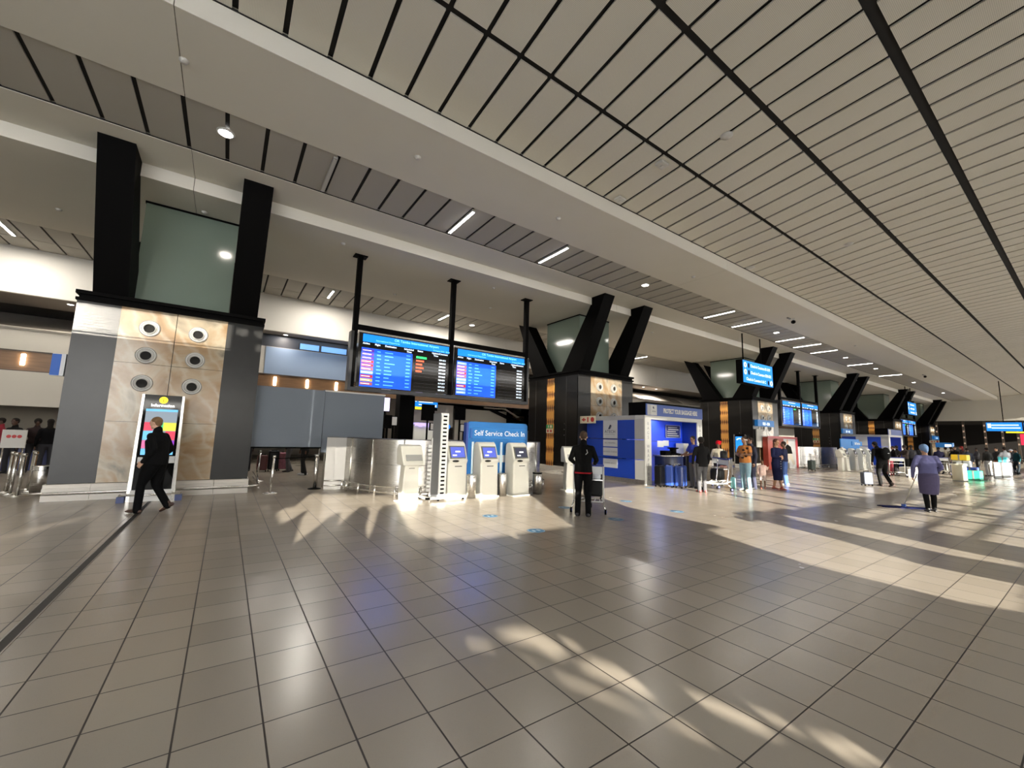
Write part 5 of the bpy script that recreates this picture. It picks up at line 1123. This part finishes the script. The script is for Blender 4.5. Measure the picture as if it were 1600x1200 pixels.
        if top in ('jacket', 'hoodie', 'fleece'): ring_tube(mb, [J['nec'] - Vector((0, 0, .05)), J['nec'] + Vector((0, -.004, .028))], [(.082, .078), (.068, .066)])
        if top == 'hoodie': mb.ell(J['nec'] + Vector((0, -.07, -.02)), (.10, .05, .07), 12)
        for s in 'LR':
            sg = -1 if s == 'L' else 1
            ring_tube(mb, [J['che'] + Vector((sg * .07, 0, .10)), J['sh' + s] + Vector((0, 0, -.005))], [(.062, .052), (.062, .060)])
            if sleeves == 'long': ring_tube(mb, [J['sh' + s], J['sh' + s] * .5 + J['el' + s] * .5, J['el' + s]], [.064, .059, .052]); ring_tube(mb, [J['el' + s], J['el' + s] * .5 + J['wr' + s] * .5, J['wr' + s]], [.052, .046, .038])
            elif sleeves == 'short': ring_tube(mb, [J['sh' + s], J['sh' + s] * .4 + J['el' + s] * .6], [.068, .060])
        fuse(mb, 'jacket' if top in ('jacket', 'fleece') else top, vox, tm, r, 5)
    # -- lower garment
    bm_ = cloth(bottom + '_%02x%02x%02x' % tuple(int(c * 255) for c in botc), botc); mb = MB()
    if bottom in ('trousers', 'jeans', 'shorts'):
        ring_tube(mb, [J['pel'] + Vector((0, 0, .06)), J['pel'], J['pel'] - Vector((0, 0, .10))], [(.150 * B, .108 * B), (.168 * B, .120 * B), (.150 * B, .112 * B)], n=16, rnd_=False)
        for s in 'LR':
            if bottom == 'shorts': ring_tube(mb, [J['hip' + s], J['knee' + s] + Vector((0, 0, .06))], [(.098, .100), (.082, .082)])
            else:
                a = J['ank' + s] + Vector((0, 0, -.045)); ring_tube(mb, [J['hip' + s] + Vector((0, 0, -.02)), J['hip' + s] * .5 + J['knee' + s] * .5, J['knee' + s]], [(.096 * B, .100 * B), (.084 * B, .088 * B), (.068, .070)]); ring_tube(mb, [J['knee' + s], J['knee' + s] * .5 + a * .5, a], [(.068, .070), (.064, .066), (.060, .064)])
    elif bottom in ('skirt', 'dress'):
        kn = (J['kneeL'] + J['kneeR']) / 2
        ring_tube(mb, [J['pel'] + Vector((0, 0, .10)), J['pel'] - Vector((0, .01, .03)), (J['pel'] + kn) / 2 + Vector((0, -.01, 0)), kn + Vector((0, 0, -.02 if bottom == 'skirt' else -.16))], [(.145 * B, .11 * B), (.185 * B, .15 * B), (.180 * B, .145 * B), (.160 * B, .128 * B)], n=20, rnd_=False)
    fuse(mb, bottom, vox, bm_, r, 4)
    # -- shoes
    for s in 'LR':
        mb = MB(); a = J['ank' + s]; td = J['toe' + s].normalized(); dn = Vector((0, 0, -1)); up_ = (-dn - td * (-dn).dot(td)).normalized()
        ring_tube(mb, [a - td * .055 - up_ * .048, a + td * .04 - up_ * .045, a + td * .12 - up_ * .056, a + td * .175 - up_ * .062], [(.038, .036), (.042, .038), (.046, .028), (.036, .018)], n=12)
        ring_tube(mb, [a - up_ * .03, a + up_ * .02], [(.042, .045), (.044, .046)])
        fuse(mb, 'shoe', max(.010, vox * .7), mat('shoe_%02x%02x%02x' % tuple(int(c * 255) for c in shoe), shoe, .45), r, 2)
    if extras: extras(r, J, mb)
    return r
V = Vector
# 1. man walking past the totem (heading to the picture's left)
walkpose = dict(hipL=(-.09, 0, .90), hipR=(.09, 0, .90), kneeL=(-.09, .14, .51), ankL=(-.09, .15, .09), kneeR=(.09, .02, .50), ankR=(.09, -.24, .155), toeR=(0, .85, -.5), toeL=(0, 1, .05),
                elL=(-.24, -.10, 1.15), wrL=(-.24, .06, .93), elR=(.24, -.08, 1.14), wrR=(.235, .12, .94), che=(0, .02, 1.30), nec=(0, .04, 1.49), hed=(0, .085, 1.63), look=(0, 1, -.12), shL=(-.185, .02, 1.39), shR=(.185, .02, 1.39))
person('person in a black fleece and black trousers striding past the information totem', (-1.02, 10.30), math.radians(62), 1.78, walkpose, 'light', ('thin', (0.20, 0.12, 0.065)), 'fleece', (0.010, 0.010, 0.011), 'trousers', (0.006, 0.006, 0.007), (0.05, 0.022, 0.014), 1.28, vox=0.011, toplen=.07)
# 2. man with trolley seen from behind
trpose = dict(elL=(-.27, .02, 1.15), wrL=(-.22, .26, 1.06), elR=(.27, .02, 1.15), wrR=(.22, .26, 1.06), handdirL=(0.1, 1, -.1), handdirR=(-.1, 1, -.1), kneeL=(-.10, .01, .49), kneeR=(.10, .01, .49), look=(-.12, 1, -.25), hed=(0, .04, 1.625))
def hem_red(r, J, mb):
    m_ = MB(); m_.lathe([(.19, 0), (.192, .03)], (0, 0, .865), n=32, cap=False); o = m_.build('shirt_hem', cloth('red_hem', (.22, .01, .015)), r); o.scale = (1.02, .74, 1)
    m_ = MB(); m_.tube([(.08, -.13, 1.36), (.10, -.15, 1.30), (.06, -.155, 1.26)], .008, n=8); m_.build('jacket_logo', mat('logo_pale2', (.5, .5, .5), .5), r)
person('person in a black jacket and trousers standing behind a luggage trolley, seen from the back', (6.28, 6.36), math.radians(-50), 1.76, trpose, 'light', ('short', (0.07, 0.045, 0.03)), 'jacket', (0.007, 0.007, 0.007), 'trousers', (0.004, 0.004, 0.0045), (0.02, 0.02, 0.025), 1.08, vox=0.011, toplen=.04, extras=hem_red)
# luggage trolleys
def trolley(x, y, rz, label, load=True, sc_=1.0, minor=False):
    r = thing('luggage_trolley', label, 'luggage trolley', (x, y, 0), rz); r.scale = (sc_ * 1.18, sc_, sc_)
    mb = MB()
    for s in (-1, 1): mb.tube([(s * .27, 0, 1.02), (s * .27, .05, .55), (s * .27, .10, .24), (s * .22, .85, .20)], .016, n=8)
    mb.tube([(-.22, .85, .20), (.22, .85, .2)], .016, n=8).tube([(-.27, .1, .24), (.27, .1, .24)], .014, n=8)
    for k in range(5): mb.tube([(-.2 + .1 * k, .1, .235), (-.17 + .085 * k, .85, .2)], .009, n=6)
    mb.build('frame', white_m if not minor else rail_m, r)
    MB().tube([(-.28, -.01, 1.03), (.28, -.01, 1.03)], .02, n=10).build('handle_bar', mat('bar_blue', (.03, .05, .25), .4), r)
    mb = MB(); mb.box(-.25, .25, .0, .012, .84, 1.0); mb.build('advert_plate', mat('plate_pale', (.6, .62, .62), .4), r)
    MB().box(-.26, .26, .02, .2, .70, .72).build('basket', rail_m, r)
    for s in (-1, 1):
        MB().tube([(s * .27, .10, .24), (s * .30, -.02, .10)], .014, n=8).build('leg', rail_m, r); w = MB().lathe([(.0, -.016), (.055, -.016), (.055, .016), (0, .016)], (s * .31, -.03, .056), axis='x', n=16).build('wheel', black_m, r); MB().lathe([(.03, -.02), (.03, .02)], (s * .31, -.03, .056), axis='x', n=12).build('hub', mat('hub_blue', (.06, .08, .35), .4), w)
    MB().lathe([(.0, -.014), (.045, -.014), (.045, .014), (0, .014)], (0, .8, .046), axis='x', n=14).build('wheel', black_m, r); MB().tube([(0, .8, .06), (0, .8, .2)], .012, n=8).build('leg', rail_m, r)
    return r
def bag(x, y, z, d, m_, label, rz=0, name='travel_bag', strap=True):
    r = thing(name, label, 'bag', (x, y, z), rz)
    mb = MB(); n = 12; prof_ = [(0.0, 0), (.42, 0.02), (.5, .12), (.5, .75), (.42, .95), (0.0, 1.0)]
    v = []
    for pr_, ph in prof_:
        for k in range(n):
            a = 2 * PI * k / n; cx_, sx_ = math.cos(a), math.sin(a); cx_ = math.copysign(abs(cx_) ** .55, cx_); sx_ = math.copysign(abs(sx_) ** .55, sx_); v.append((pr_ * cx_ * d[0], pr_ * sx_ * d[1], ph * d[2]))
    mb.add(v, [(i * n + k, i * n + (k + 1) % n, (i + 1) * n + (k + 1) % n, (i + 1) * n + k) for i in range(5) for k in range(n)], 0, True); mb.build('bag_body', m_, r)
    if strap: MB().tube([(-.15 * d[0], 0, d[2] * .96), (-.1 * d[0], 0, d[2] * 1.14), (.1 * d[0], 0, d[2] * 1.14), (.15 * d[0], 0, d[2] * .96)], .01, n=6).build('strap', black_m, r)
    return r
TR = math.radians(-50)
def local(x, y, rz, lx, ly): return (x + lx * math.cos(rz) - ly * math.sin(rz), y + lx * math.sin(rz) + ly * math.cos(rz))
tx, ty = local(6.28, 6.36, TR, 0.08, 0.34)
trolley(tx, ty, TR, 'luggage trolley held by the man in black, with blue wheels')
q = local(tx, ty, TR, .08, .36); suitcase(q[0], q[1], .42, .62, .34, mat('case_charcoal', (.009, .009, .009), .6, spec=.2), 'charcoal suitcase standing on the trolley of the man in black', TR, ribs=False)['group'] = 'luggage on the near trolley'
bpy.data.objects[[o.name for o in bpy.data.objects if o.get('group') == 'luggage on the near trolley'][-1]].location.z = .27
q = local(tx, ty, TR, .14, .13); bag(q[0], q[1], .72, (.24, .18, .22), mat('bag_white_blue', (.55, .56, .62), .5, noise=(9, .7)), 'small white and blue bag in the basket of the near trolley', TR)
# 3. booth worker
person('person in a bright blue shirt at the wrapping booth, turned to the counter', (13.5, 8.28), math.radians(70), 1.78, dict(elL=(-.25, .12, 1.18), wrL=(-.15, .34, 1.12), elR=(.25, .10, 1.16), wrR=(.14, .34, 1.1), look=(-.2, 1, -.15)), 'brown', ('short', (0.015, 0.012, 0.01)), 'shirt', (0.03, 0.05, 0.33), 'trousers', (0.10, 0.10, 0.105), (0.015, 0.015, 0.015), 1.0, vox=0.014, sleeves='short', hands=True, toplen=.08)
# 4. woman in black
person('person all in black with grey trousers and pink shoes, facing the wrapping booth', (12.68, 7.50), math.radians(-30), 1.74, dict(elL=(-.27, .0, 1.14), wrL=(-.25, .10, .90), elR=(.27, .02, 1.14), wrR=(.27, .10, .90), kneeR=(.09, .03, .5), ankR=(.09, .02, .085)), 'dark', ('afro', (0.012, 0.01, 0.009)), 'jacket', (0.012, 0.012, 0.013), 'trousers', (0.07, 0.07, 0.075), (0.45, 0.08, 0.08), 1.1, vox=0.014, toplen=.12)
# 5. person with red hat behind loaded trolley
def rucksack(r, J, mb):
    pass
person('person in a bright red knitted hat and cream top pushing a loaded trolley', (15.35, 8.4), math.radians(125), 1.62, dict(elL=(-.27, .1, 1.14), wrL=(-.2, .32, 1.04), elR=(.27, .1, 1.14), wrR=(.2, .32, 1.04), look=(.3, 1, 0)), 'brown', ('beanie', (0.62, 0.01, 0.02)), 'jumper', (0.62, 0.56, 0.44), 'trousers', (0.05, 0.05, 0.06), (0.03, .03, .03), 1.05, vox=0.015, toplen=.05)
trolley(14.85, 8.0, math.radians(105), 'loaded luggage trolley in front of the person in the red hat')
bag(14.72, 8.12, .25, (.5, .42, .42), mat('bag_black', (.007, .007, .007), .6, spec=.2), 'big black bag on the deck of the loaded trolley', .2)
bag(14.92, 7.97, .78, (.34, .3, .14), mat('bag_teal', (.03, .16, .17), .5), 'teal folded bag in the basket of the loaded trolley', .2, strap=False)
bag(14.92, 7.97, 0.94, (.38, .24, .36), mat('bag_jet', (.012, .012, .012), .4), 'jet black rucksack on top of the loaded trolley', .4)
bag(14.82, 7.62, 0.0, (.2, .14, .4), mat('bag_cyan', (.25, .62, .66), .5), 'pale cyan carrier bag hanging beside the loaded trolley', .2)
bag(14.9, 8.0, 0.66, (.32, .2, .12), mat('bag_floral', (.5, .2, .17), .6, noise=(20, .8)), 'red and white floral pouch under the teal bag', .2, strap=False)
trolley(14.0, 7.5, math.radians(60), 'empty luggage trolley with blue edges beside the person in black', minor=True)
# 6. man in patterned orange shirt
def pattern(r, J, mb):
    m_ = MB()
    for a, z_ in ((.9, 1.30), (1.3, 1.12), (.7, 1.06), (1.6, 1.36), (1.1, 1.20)): m_.ell((.175 * math.cos(a + 1.0), .135 * math.sin(a + 1.0), z_), (.05, .03, .045), 8)
    m_.build('shirt_pattern', cloth('pattern', (.035, .02, .015)), r)
    MB().lathe([(.087, -.006), (.090, .012)], (0, .0, 1.63), n=24, cap=False).build('mask_strap', mat('strap_pale', (.7, .7, .7), .5), r)
person('person in a patterned orange shirt and pale blue jeans with folded arms', (14.6, 7.07), math.radians(75), 1.82, dict(elL=(-.27, .06, 1.16), wrL=(-.05, .22, 1.17), elR=(.27, .06, 1.16), wrR=(.06, .22, 1.12), handdirL=(1, .1, 0), handdirR=(-1, .1, 0)), 'brown', ('short', (0.03, 0.018, 0.012)), 'shirt', (0.42, 0.17, 0.05), 'jeans', (0.19, 0.30, 0.36), (0.62, 0.58, 0.45), 1.12, vox=0.014, sleeves='short', extras=pattern, toplen=.04)
# 7. man in dark suit holding the child's hand
person('person in a dark grey suit behind the orange shirt, holding a child\'s hand', (15.4, 7.25), math.radians(60), 1.80, dict(elR=(.27, -.02, 1.13), wrR=(.30, .06, .88)), 'brown', ('short', (0.02, 0.015, 0.012)), 'jacket', (0.035, 0.037, 0.055), 'trousers', (0.035, 0.037, 0.06), (0.02, 0.02, 0.02), 1.05, vox=0.014, toplen=.08)
# 8. toddler
person('small child in a pale pink outfit holding the hand of the person in the suit', (15.85, 7.1), math.radians(120), 1.0, dict(elL=(-.25, .05, 1.2), wrL=(-.33, .05, 1.36)), 'brown', ('short', (0.05, 0.03, 0.02)), 'dress_top', (0.66, 0.48, 0.42), 'shorts', (0.66, 0.52, 0.48), (0.5, 0.16, 0.1), 1.2, vox=0.02, child=True, hands=False, toplen=.1)
# 9. woman in navy dress
def buttons(r, J, mb):
    m_ = MB()
    for z_ in (.98, .90, .82, .74): m_.ell((.03, .172, z_), (.016, .008, .012), 8)
    m_.build('buttons', white_m, r)
person('person in a navy buttoned dress walking forward with folded arms', (16.05, 6.70), math.radians(165), 1.76, dict(elL=(-.26, .06, 1.16), wrL=(-.06, .2, 1.14), elR=(.26, .06, 1.16), wrR=(.06, .2, 1.10), handdirL=(1, .1, 0), handdirR=(-1, .1, 0), kneeL=(-.06, .04, .49), ankL=(-.05, .10, .09), kneeR=(.06, .0, .49), ankR=(.06, -.10, .10)), 'tan', ('long', (0.10, 0.045, 0.03)), 'bodice', (0.010, 0.012, 0.04), 'dress', (0.010, 0.012, 0.04), (0.40, 0.10, 0.06), 1.0, vox=0.014, extras=buttons)
person('person in blue jeans half hidden behind the navy dress', (18.3, 7.35), math.radians(10), 1.7, None, 'brown', ('short', (0.03, 0.02, 0.015)), 'jumper', (0.02, 0.022, 0.05), 'jeans', (0.05, 0.09, 0.24), (0.3, 0.3, 0.3), .9, vox=0.02, hands=False)
# 10. man with backpack and roller case
def pack(r, J, mb):
    m_ = MB(); m_.ell((0, -.20, 1.24), (.16, .11, .25), 16); fuse(m_, 'backpack', .014, cloth('pack', (.012, .013, .014)), r, 2); MB().box(-.03, .03, -.315, -.305, 1.25, 1.27).build('pack_logo', white_m, r)
person('person with a black backpack pulling a small grey case, leaning forward', (22.3, 5.35), math.radians(-35), 1.86, dict(che=(0, .10, 1.29), nec=(0, .19, 1.46), hed=(0, .27, 1.58), look=(0, 1, -.35), shL=(-.18, .14, 1.37), shR=(.18, .14, 1.37), elL=(-.34, .0, 1.16), wrL=(-.40, -.02, .92), elR=(.27, .10, 1.12), wrR=(.27, .25, .95), wai=(0, .04, 1.08), kneeL=(-.09, .10, .51), ankL=(-.09, .02, .09), kneeR=(.09, .03, .49), ankR=(.1, -.22, .14), toeR=(0, .85, -.5)), 'brown', ('short', (0.012, 0.01, 0.01)), 'jacket', (0.012, 0.012, 0.013), 'trousers', (0.018, 0.018, 0.018), (0.05, .03, .025), 1.12, vox=0.014, extras=pack)
suitcase(21.75, 5.75, .36, .55, .24, mat('case_slate', (.06, .07, .10), .5), 'small slate grey roller case pulled by the person with the backpack', math.radians(-35), handle=.95, ribs=False)
# 11. cleaner with mop
def leggings(r, J, mb):
    m_ = MB()
    for s in 'LR': ring_tube(m_, [J['knee' + s] + Vector((0, 0, .08)), J['knee' + s], J['knee' + s] * .65 + J['ank' + s] * .35 + Vector((0, -.012, 0)), J['ank' + s]], [.066, .062, (.060, .063), .046])
    fuse(m_, 'leggings', .012, cloth('leggings', (.012, .012, .013)), r, 2)
mop_pose = dict(elL=(-.27, .02, 1.13), wrL=(-.27, .10, .88), elR=(.26, -.02, 1.14), wrR=(.20, .16, 1.02), handdirL=(.1, .4, -.9), che=(0, .04, 1.28), nec=(0, .07, 1.46), hed=(0, .11, 1.60), look=(-.1, 1, -.2), kneeL=(-.08, .02, .49), ankL=(-.07, -.03, .09), kneeR=(.08, .05, .49), ankR=(.08, .06, .10))
person('person in a purple-blue uniform and headscarf mopping the floor, seen from behind', (14.72, 2.66), math.radians(-62), 1.72, mop_pose, 'tan', ('scarf', (0.16, 0.26, 0.45)), 'blouse', (0.115, 0.115, 0.24), 'skirt', (0.085, 0.075, 0.14), (0.012, 0.012, 0.014), 1.12, vox=0.012, toplen=.03, extras=leggings)
r = thing('mop', 'wide dark blue dust mop with a pale handle, held by the cleaner', 'mop', (15.1, 3.25, 0))
MB().tube([(0, 0, .06), (-.30, -.37, .93)], .013, n=10).build('handle', mat('mop_handle', (.6, .58, .5), .4), r)
mb = MB(); rnd = random.Random(2)
for k in range(40):
    a = -.52 + k * 1.04 / 39; mb.tube([(a, 0, .035), (a + rnd.uniform(-.01, .01), .07, .02), (a, .12 + rnd.uniform(0, .03), .008)], .012, n=6); mb.tube([(a, 0, .035), (a, -.07, .02), (a, -.12 - rnd.uniform(0, .03), .008)], .012, n=6)
o = mb.build('mop_head', cloth('mop', (.02, .025, .10)), r); o.rotation_euler = (0, 0, math.radians(-50)); o['kind'] = 'stuff'
MB().box(-.06, .06, -.04, .04, .03, .10).build('swivel_clamp', mat('clamp_blue', (.05, .12, .45), .4), r)
# queue behind the grey sheets and at the left edge
person('person in grey tracksuit trousers seen below the grey sheets', (2.1, 17.9), 1.2, 1.75, dict(kneeR=(.1, .1, .5), ankR=(.1, -.08, .1)), 'brown', top='jacket', topc=(.05, .05, .06), botc=(.12, .12, .13), vox=.02, hands=False)
person('person in black trousers behind the stanchion belt', (2.45, 16.6), 1.8, 1.75, dict(kneeL=(-.1, .1, .5)), 'brown', top='jacket', topc=(.04, .04, .04), botc=(.03, .03, .03), shoe=(.6, .6, .6), vox=.02, hands=False)
person('person in dark trousers at the left end of the row below the grey sheet', (0.75, 18.6), .4, 1.7, None, 'dark', top='jacket', topc=(.03, .03, .05), botc=(.025, .025, .03), vox=.02, hands=False)
for (x, y, rz, l, c, hc) in ((-5.45, 19.6, 2.6, 'person in black left of the white queue board', (.02, .02, .02), 'short'), (-5.05, 19.9, 3.4, 'person with dark hair standing behind the white queue board', (.03, .02, .02), 'afro'), (-4.62, 19.3, .3, 'person in a long black coat right of the white queue board', (.01, .01, .012), 'long'), (-4.35, 22.0, 3.2, 'person in an orange top farther back at the left queue', (.45, .12, .06), 'short'), (-4.1, 19.9, .2, 'person in dark clothes nearest the pillar edge at the left queue', (.03, .025, .03), 'short'), (-6.0, 20.5, 2.0, 'person in dark red at the very left edge', (.2, .02, .03), 'short')):
    person(l, (x, y), rz, 1.72, None, 'dark', (hc, (.015, .012, .01)), 'jacket', c, vox=.022, hands=False)
# people farther down the hall
FAR = [
 (32.7, 7.3, .6, 'person in black right of the backpack man, bending over a trolley', (.015, .015, .016), (.02, .02, .02), 'short', 'brown'),
 (33.9, 7.4, -.4, 'person in black standing by the far booth opening', (.012, .012, .014), (.015, .015, .015), 'short', 'brown'),
 (33.0, 6.85, .9, 'person in a dark patterned coat between far booth and cleaner', (.06, .045, .04), (.02, .02, .02), 'afro', 'dark'),
 (34.4, 6.85, -.8, 'person in a dark coat just left of the cleaner', (.03, .03, .035), (.02, .02, .02), 'short', 'brown'),
 (34.9, 6.5, 1.2, 'person in charcoal facing the last pillar', (.04, .04, .045), (.02, .02, .02), 'short', 'dark'),
 (37.6, 6.2, -1.3, 'person in a navy coat just right of the cleaner\'s shoulder', (.02, .02, .05), (.015, .015, .02), 'short', 'brown'),
 (39.3, 6.15, -.9, 'person in a sand coloured coat under the small blue kiosk sign', (.34, .31, .24), (.3, .28, .22), 'short', 'tan'),
 (39.7, 5.95, -1.0, 'person in a brown jacket beside the yellow box trolley', (.09, .06, .05), (.03, .03, .04), 'short', 'brown'),
 (39.2, 5.7, 1.1, 'person in black behind the yellow box', (.02, .02, .022), (.02, .02, .03), 'short', 'brown'),
 (40.9, 5.65, .2, 'person with reddish hair behind the yellow box', (.05, .03, .03), (.03, .03, .03), 'long', 'tan'),
 (37.5, 4.95, -1.2, 'person in a dark jacket steering the yellow box trolley', (.03, .035, .05), (.03, .04, .06), 'short', 'tan'),
 (43.7, 5.3, .5, 'person in grey seated low in the far middle', (.05, .05, .055), (.03, .03, .03), 'short', 'dark'),
 (38.5, 4.26, -.7, 'person in black with pale trousers left of the white wrapped luggage', (.03, .03, .03), (.40, .40, .40), 'short', 'brown'),
 (40.3, 4.05, .9, 'person in a dark top with bare legs behind the white wrapped luggage', (.03, .03, .03), (.3, .12, .07), 'short', 'tan'),
 (38.0, 3.5, -.9, 'person in a pale grey jacket pushing the white wrapped luggage', (.36, .38, .42), (.04, .04, .05), 'short', 'brown'),
 (45.2, 3.88, -.6, 'person with a white cap in black at the far right', (.02, .022, .03), (.03, .03, .035), 'capw', 'tan'),
 (43.2, 3.5, .7, 'person in a dark teal coat at the right edge of the picture', (.012, .05, .06), (.015, .02, .025), 'short', 'brown'),
 (42.3, 2.85, .2, 'person in dark clothes cut by the right edge of the picture', (.02, .03, .035), (.02, .02, .02), 'short', 'dark'),
]
for k, (x, y, rz, l, c, bc, hk, sk_) in enumerate(FAR):
    ps = [None, dict(kneeR=(.1, .12, .51), ankR=(.1, -.12, .12), ankL=(-.1, .12, .085)), dict(elL=(-.25, .1, 1.16), wrL=(-.15, .3, 1.1), elR=(.25, .1, 1.16), wrR=(.15, .3, 1.1))][k % 3]
    person(l, (x, y), rz, 1.66 + .03 * (k % 5), ps, sk_, ('cap', (.65, .65, .75)) if hk == 'capw' else (hk, (.02 if 'reddish' not in l else .15, .014, .012)), 'jacket', c, 'trousers', bc, vox=.026, hands=False)
trolley(33.6, 4.75, math.radians(-100), 'far trolley carrying the yellow box', minor=True)
def box_item(x, y, z, d, c, label, rz=0, cat='box', name='cardboard_box'):
    r = thing(name, label, cat, (x, y, z), rz); MB().box(-d[0] / 2, d[0] / 2, -d[1] / 2, d[1] / 2, 0, d[2]).build('box_body', mat('box_%02x%02x%02x' % tuple(int(q_ * 255) for q_ in c), c, .5), r, bevel=.03); MB().box(-d[0] / 2 - .004, d[0] / 2 + .004, -.03, .03, .01, d[2] + .004).build('tape', mat('tape_dim', (.2, .2, .2), .4), r)
box_item(33.5, 4.7, .98, (.95, .6, .3), (.75, .5, .02), 'bright yellow box on top of the far trolley')
box_item(33.5, 4.35, .24, (.8, .5, .38), (.02, .06, .35), 'cobalt blue case on the far trolley')
box_item(32.6, 4.12, 0.0, (.9, .5, .48), (.03, .42, .26), 'sea green case at the front of the far trolley')
box_item(33.5, 4.6, .63, (.6, .5, .34), (.6, .62, .66), 'white and grey bundle under the yellow box')
box_item(36.4, 3.5, 0.0, (.8, .6, .9), (.62, .68, .72), 'tall white wrapped luggage stack at the far right')
box_item(36.3, 3.45, 0.91, (.4, .34, .3), (.08, .55, .62), 'cyan bag on top of the white wrapped luggage')
box_item(31.7, 6.5, 0.0, (.9, .6, .5), (.68, .66, .6), 'white wrapped bundle right of the backpack man')
box_item(35.6, 6.4, 0.0, (.9, .6, .45), (.66, .6, .6), 'white and pink wrapped bundle near the cleaner')
box_item(31.6, 7.3, 0.0, (.4, .35, .9), (.35, .02, .04), 'dark red bag beside the backpack man')
trolley(30.1, 6.6, math.radians(-60), 'empty silver trolley just right of the backpack man', minor=True)
trolley(36.2, 5.9, math.radians(-80), 'flat silver trolley right behind the cleaner', minor=True)
r = thing('drum_stand', 'short cream cylinder stand right of the cleaner in the sunlight', 'stand', (30.3, 4.34, 0)); MB().lathe([(.26, 0), (.26, .78), (.3, .8), (.3, .86), (0, .86)], n=24).build('drum', mat('drum_cream', (.72, .70, .55), .4), r); MB().lathe([(.28, 0), (.28, .04)], n=24).build('foot_ring', mat('drum_foot', (.2, .2, .18), .5), r)
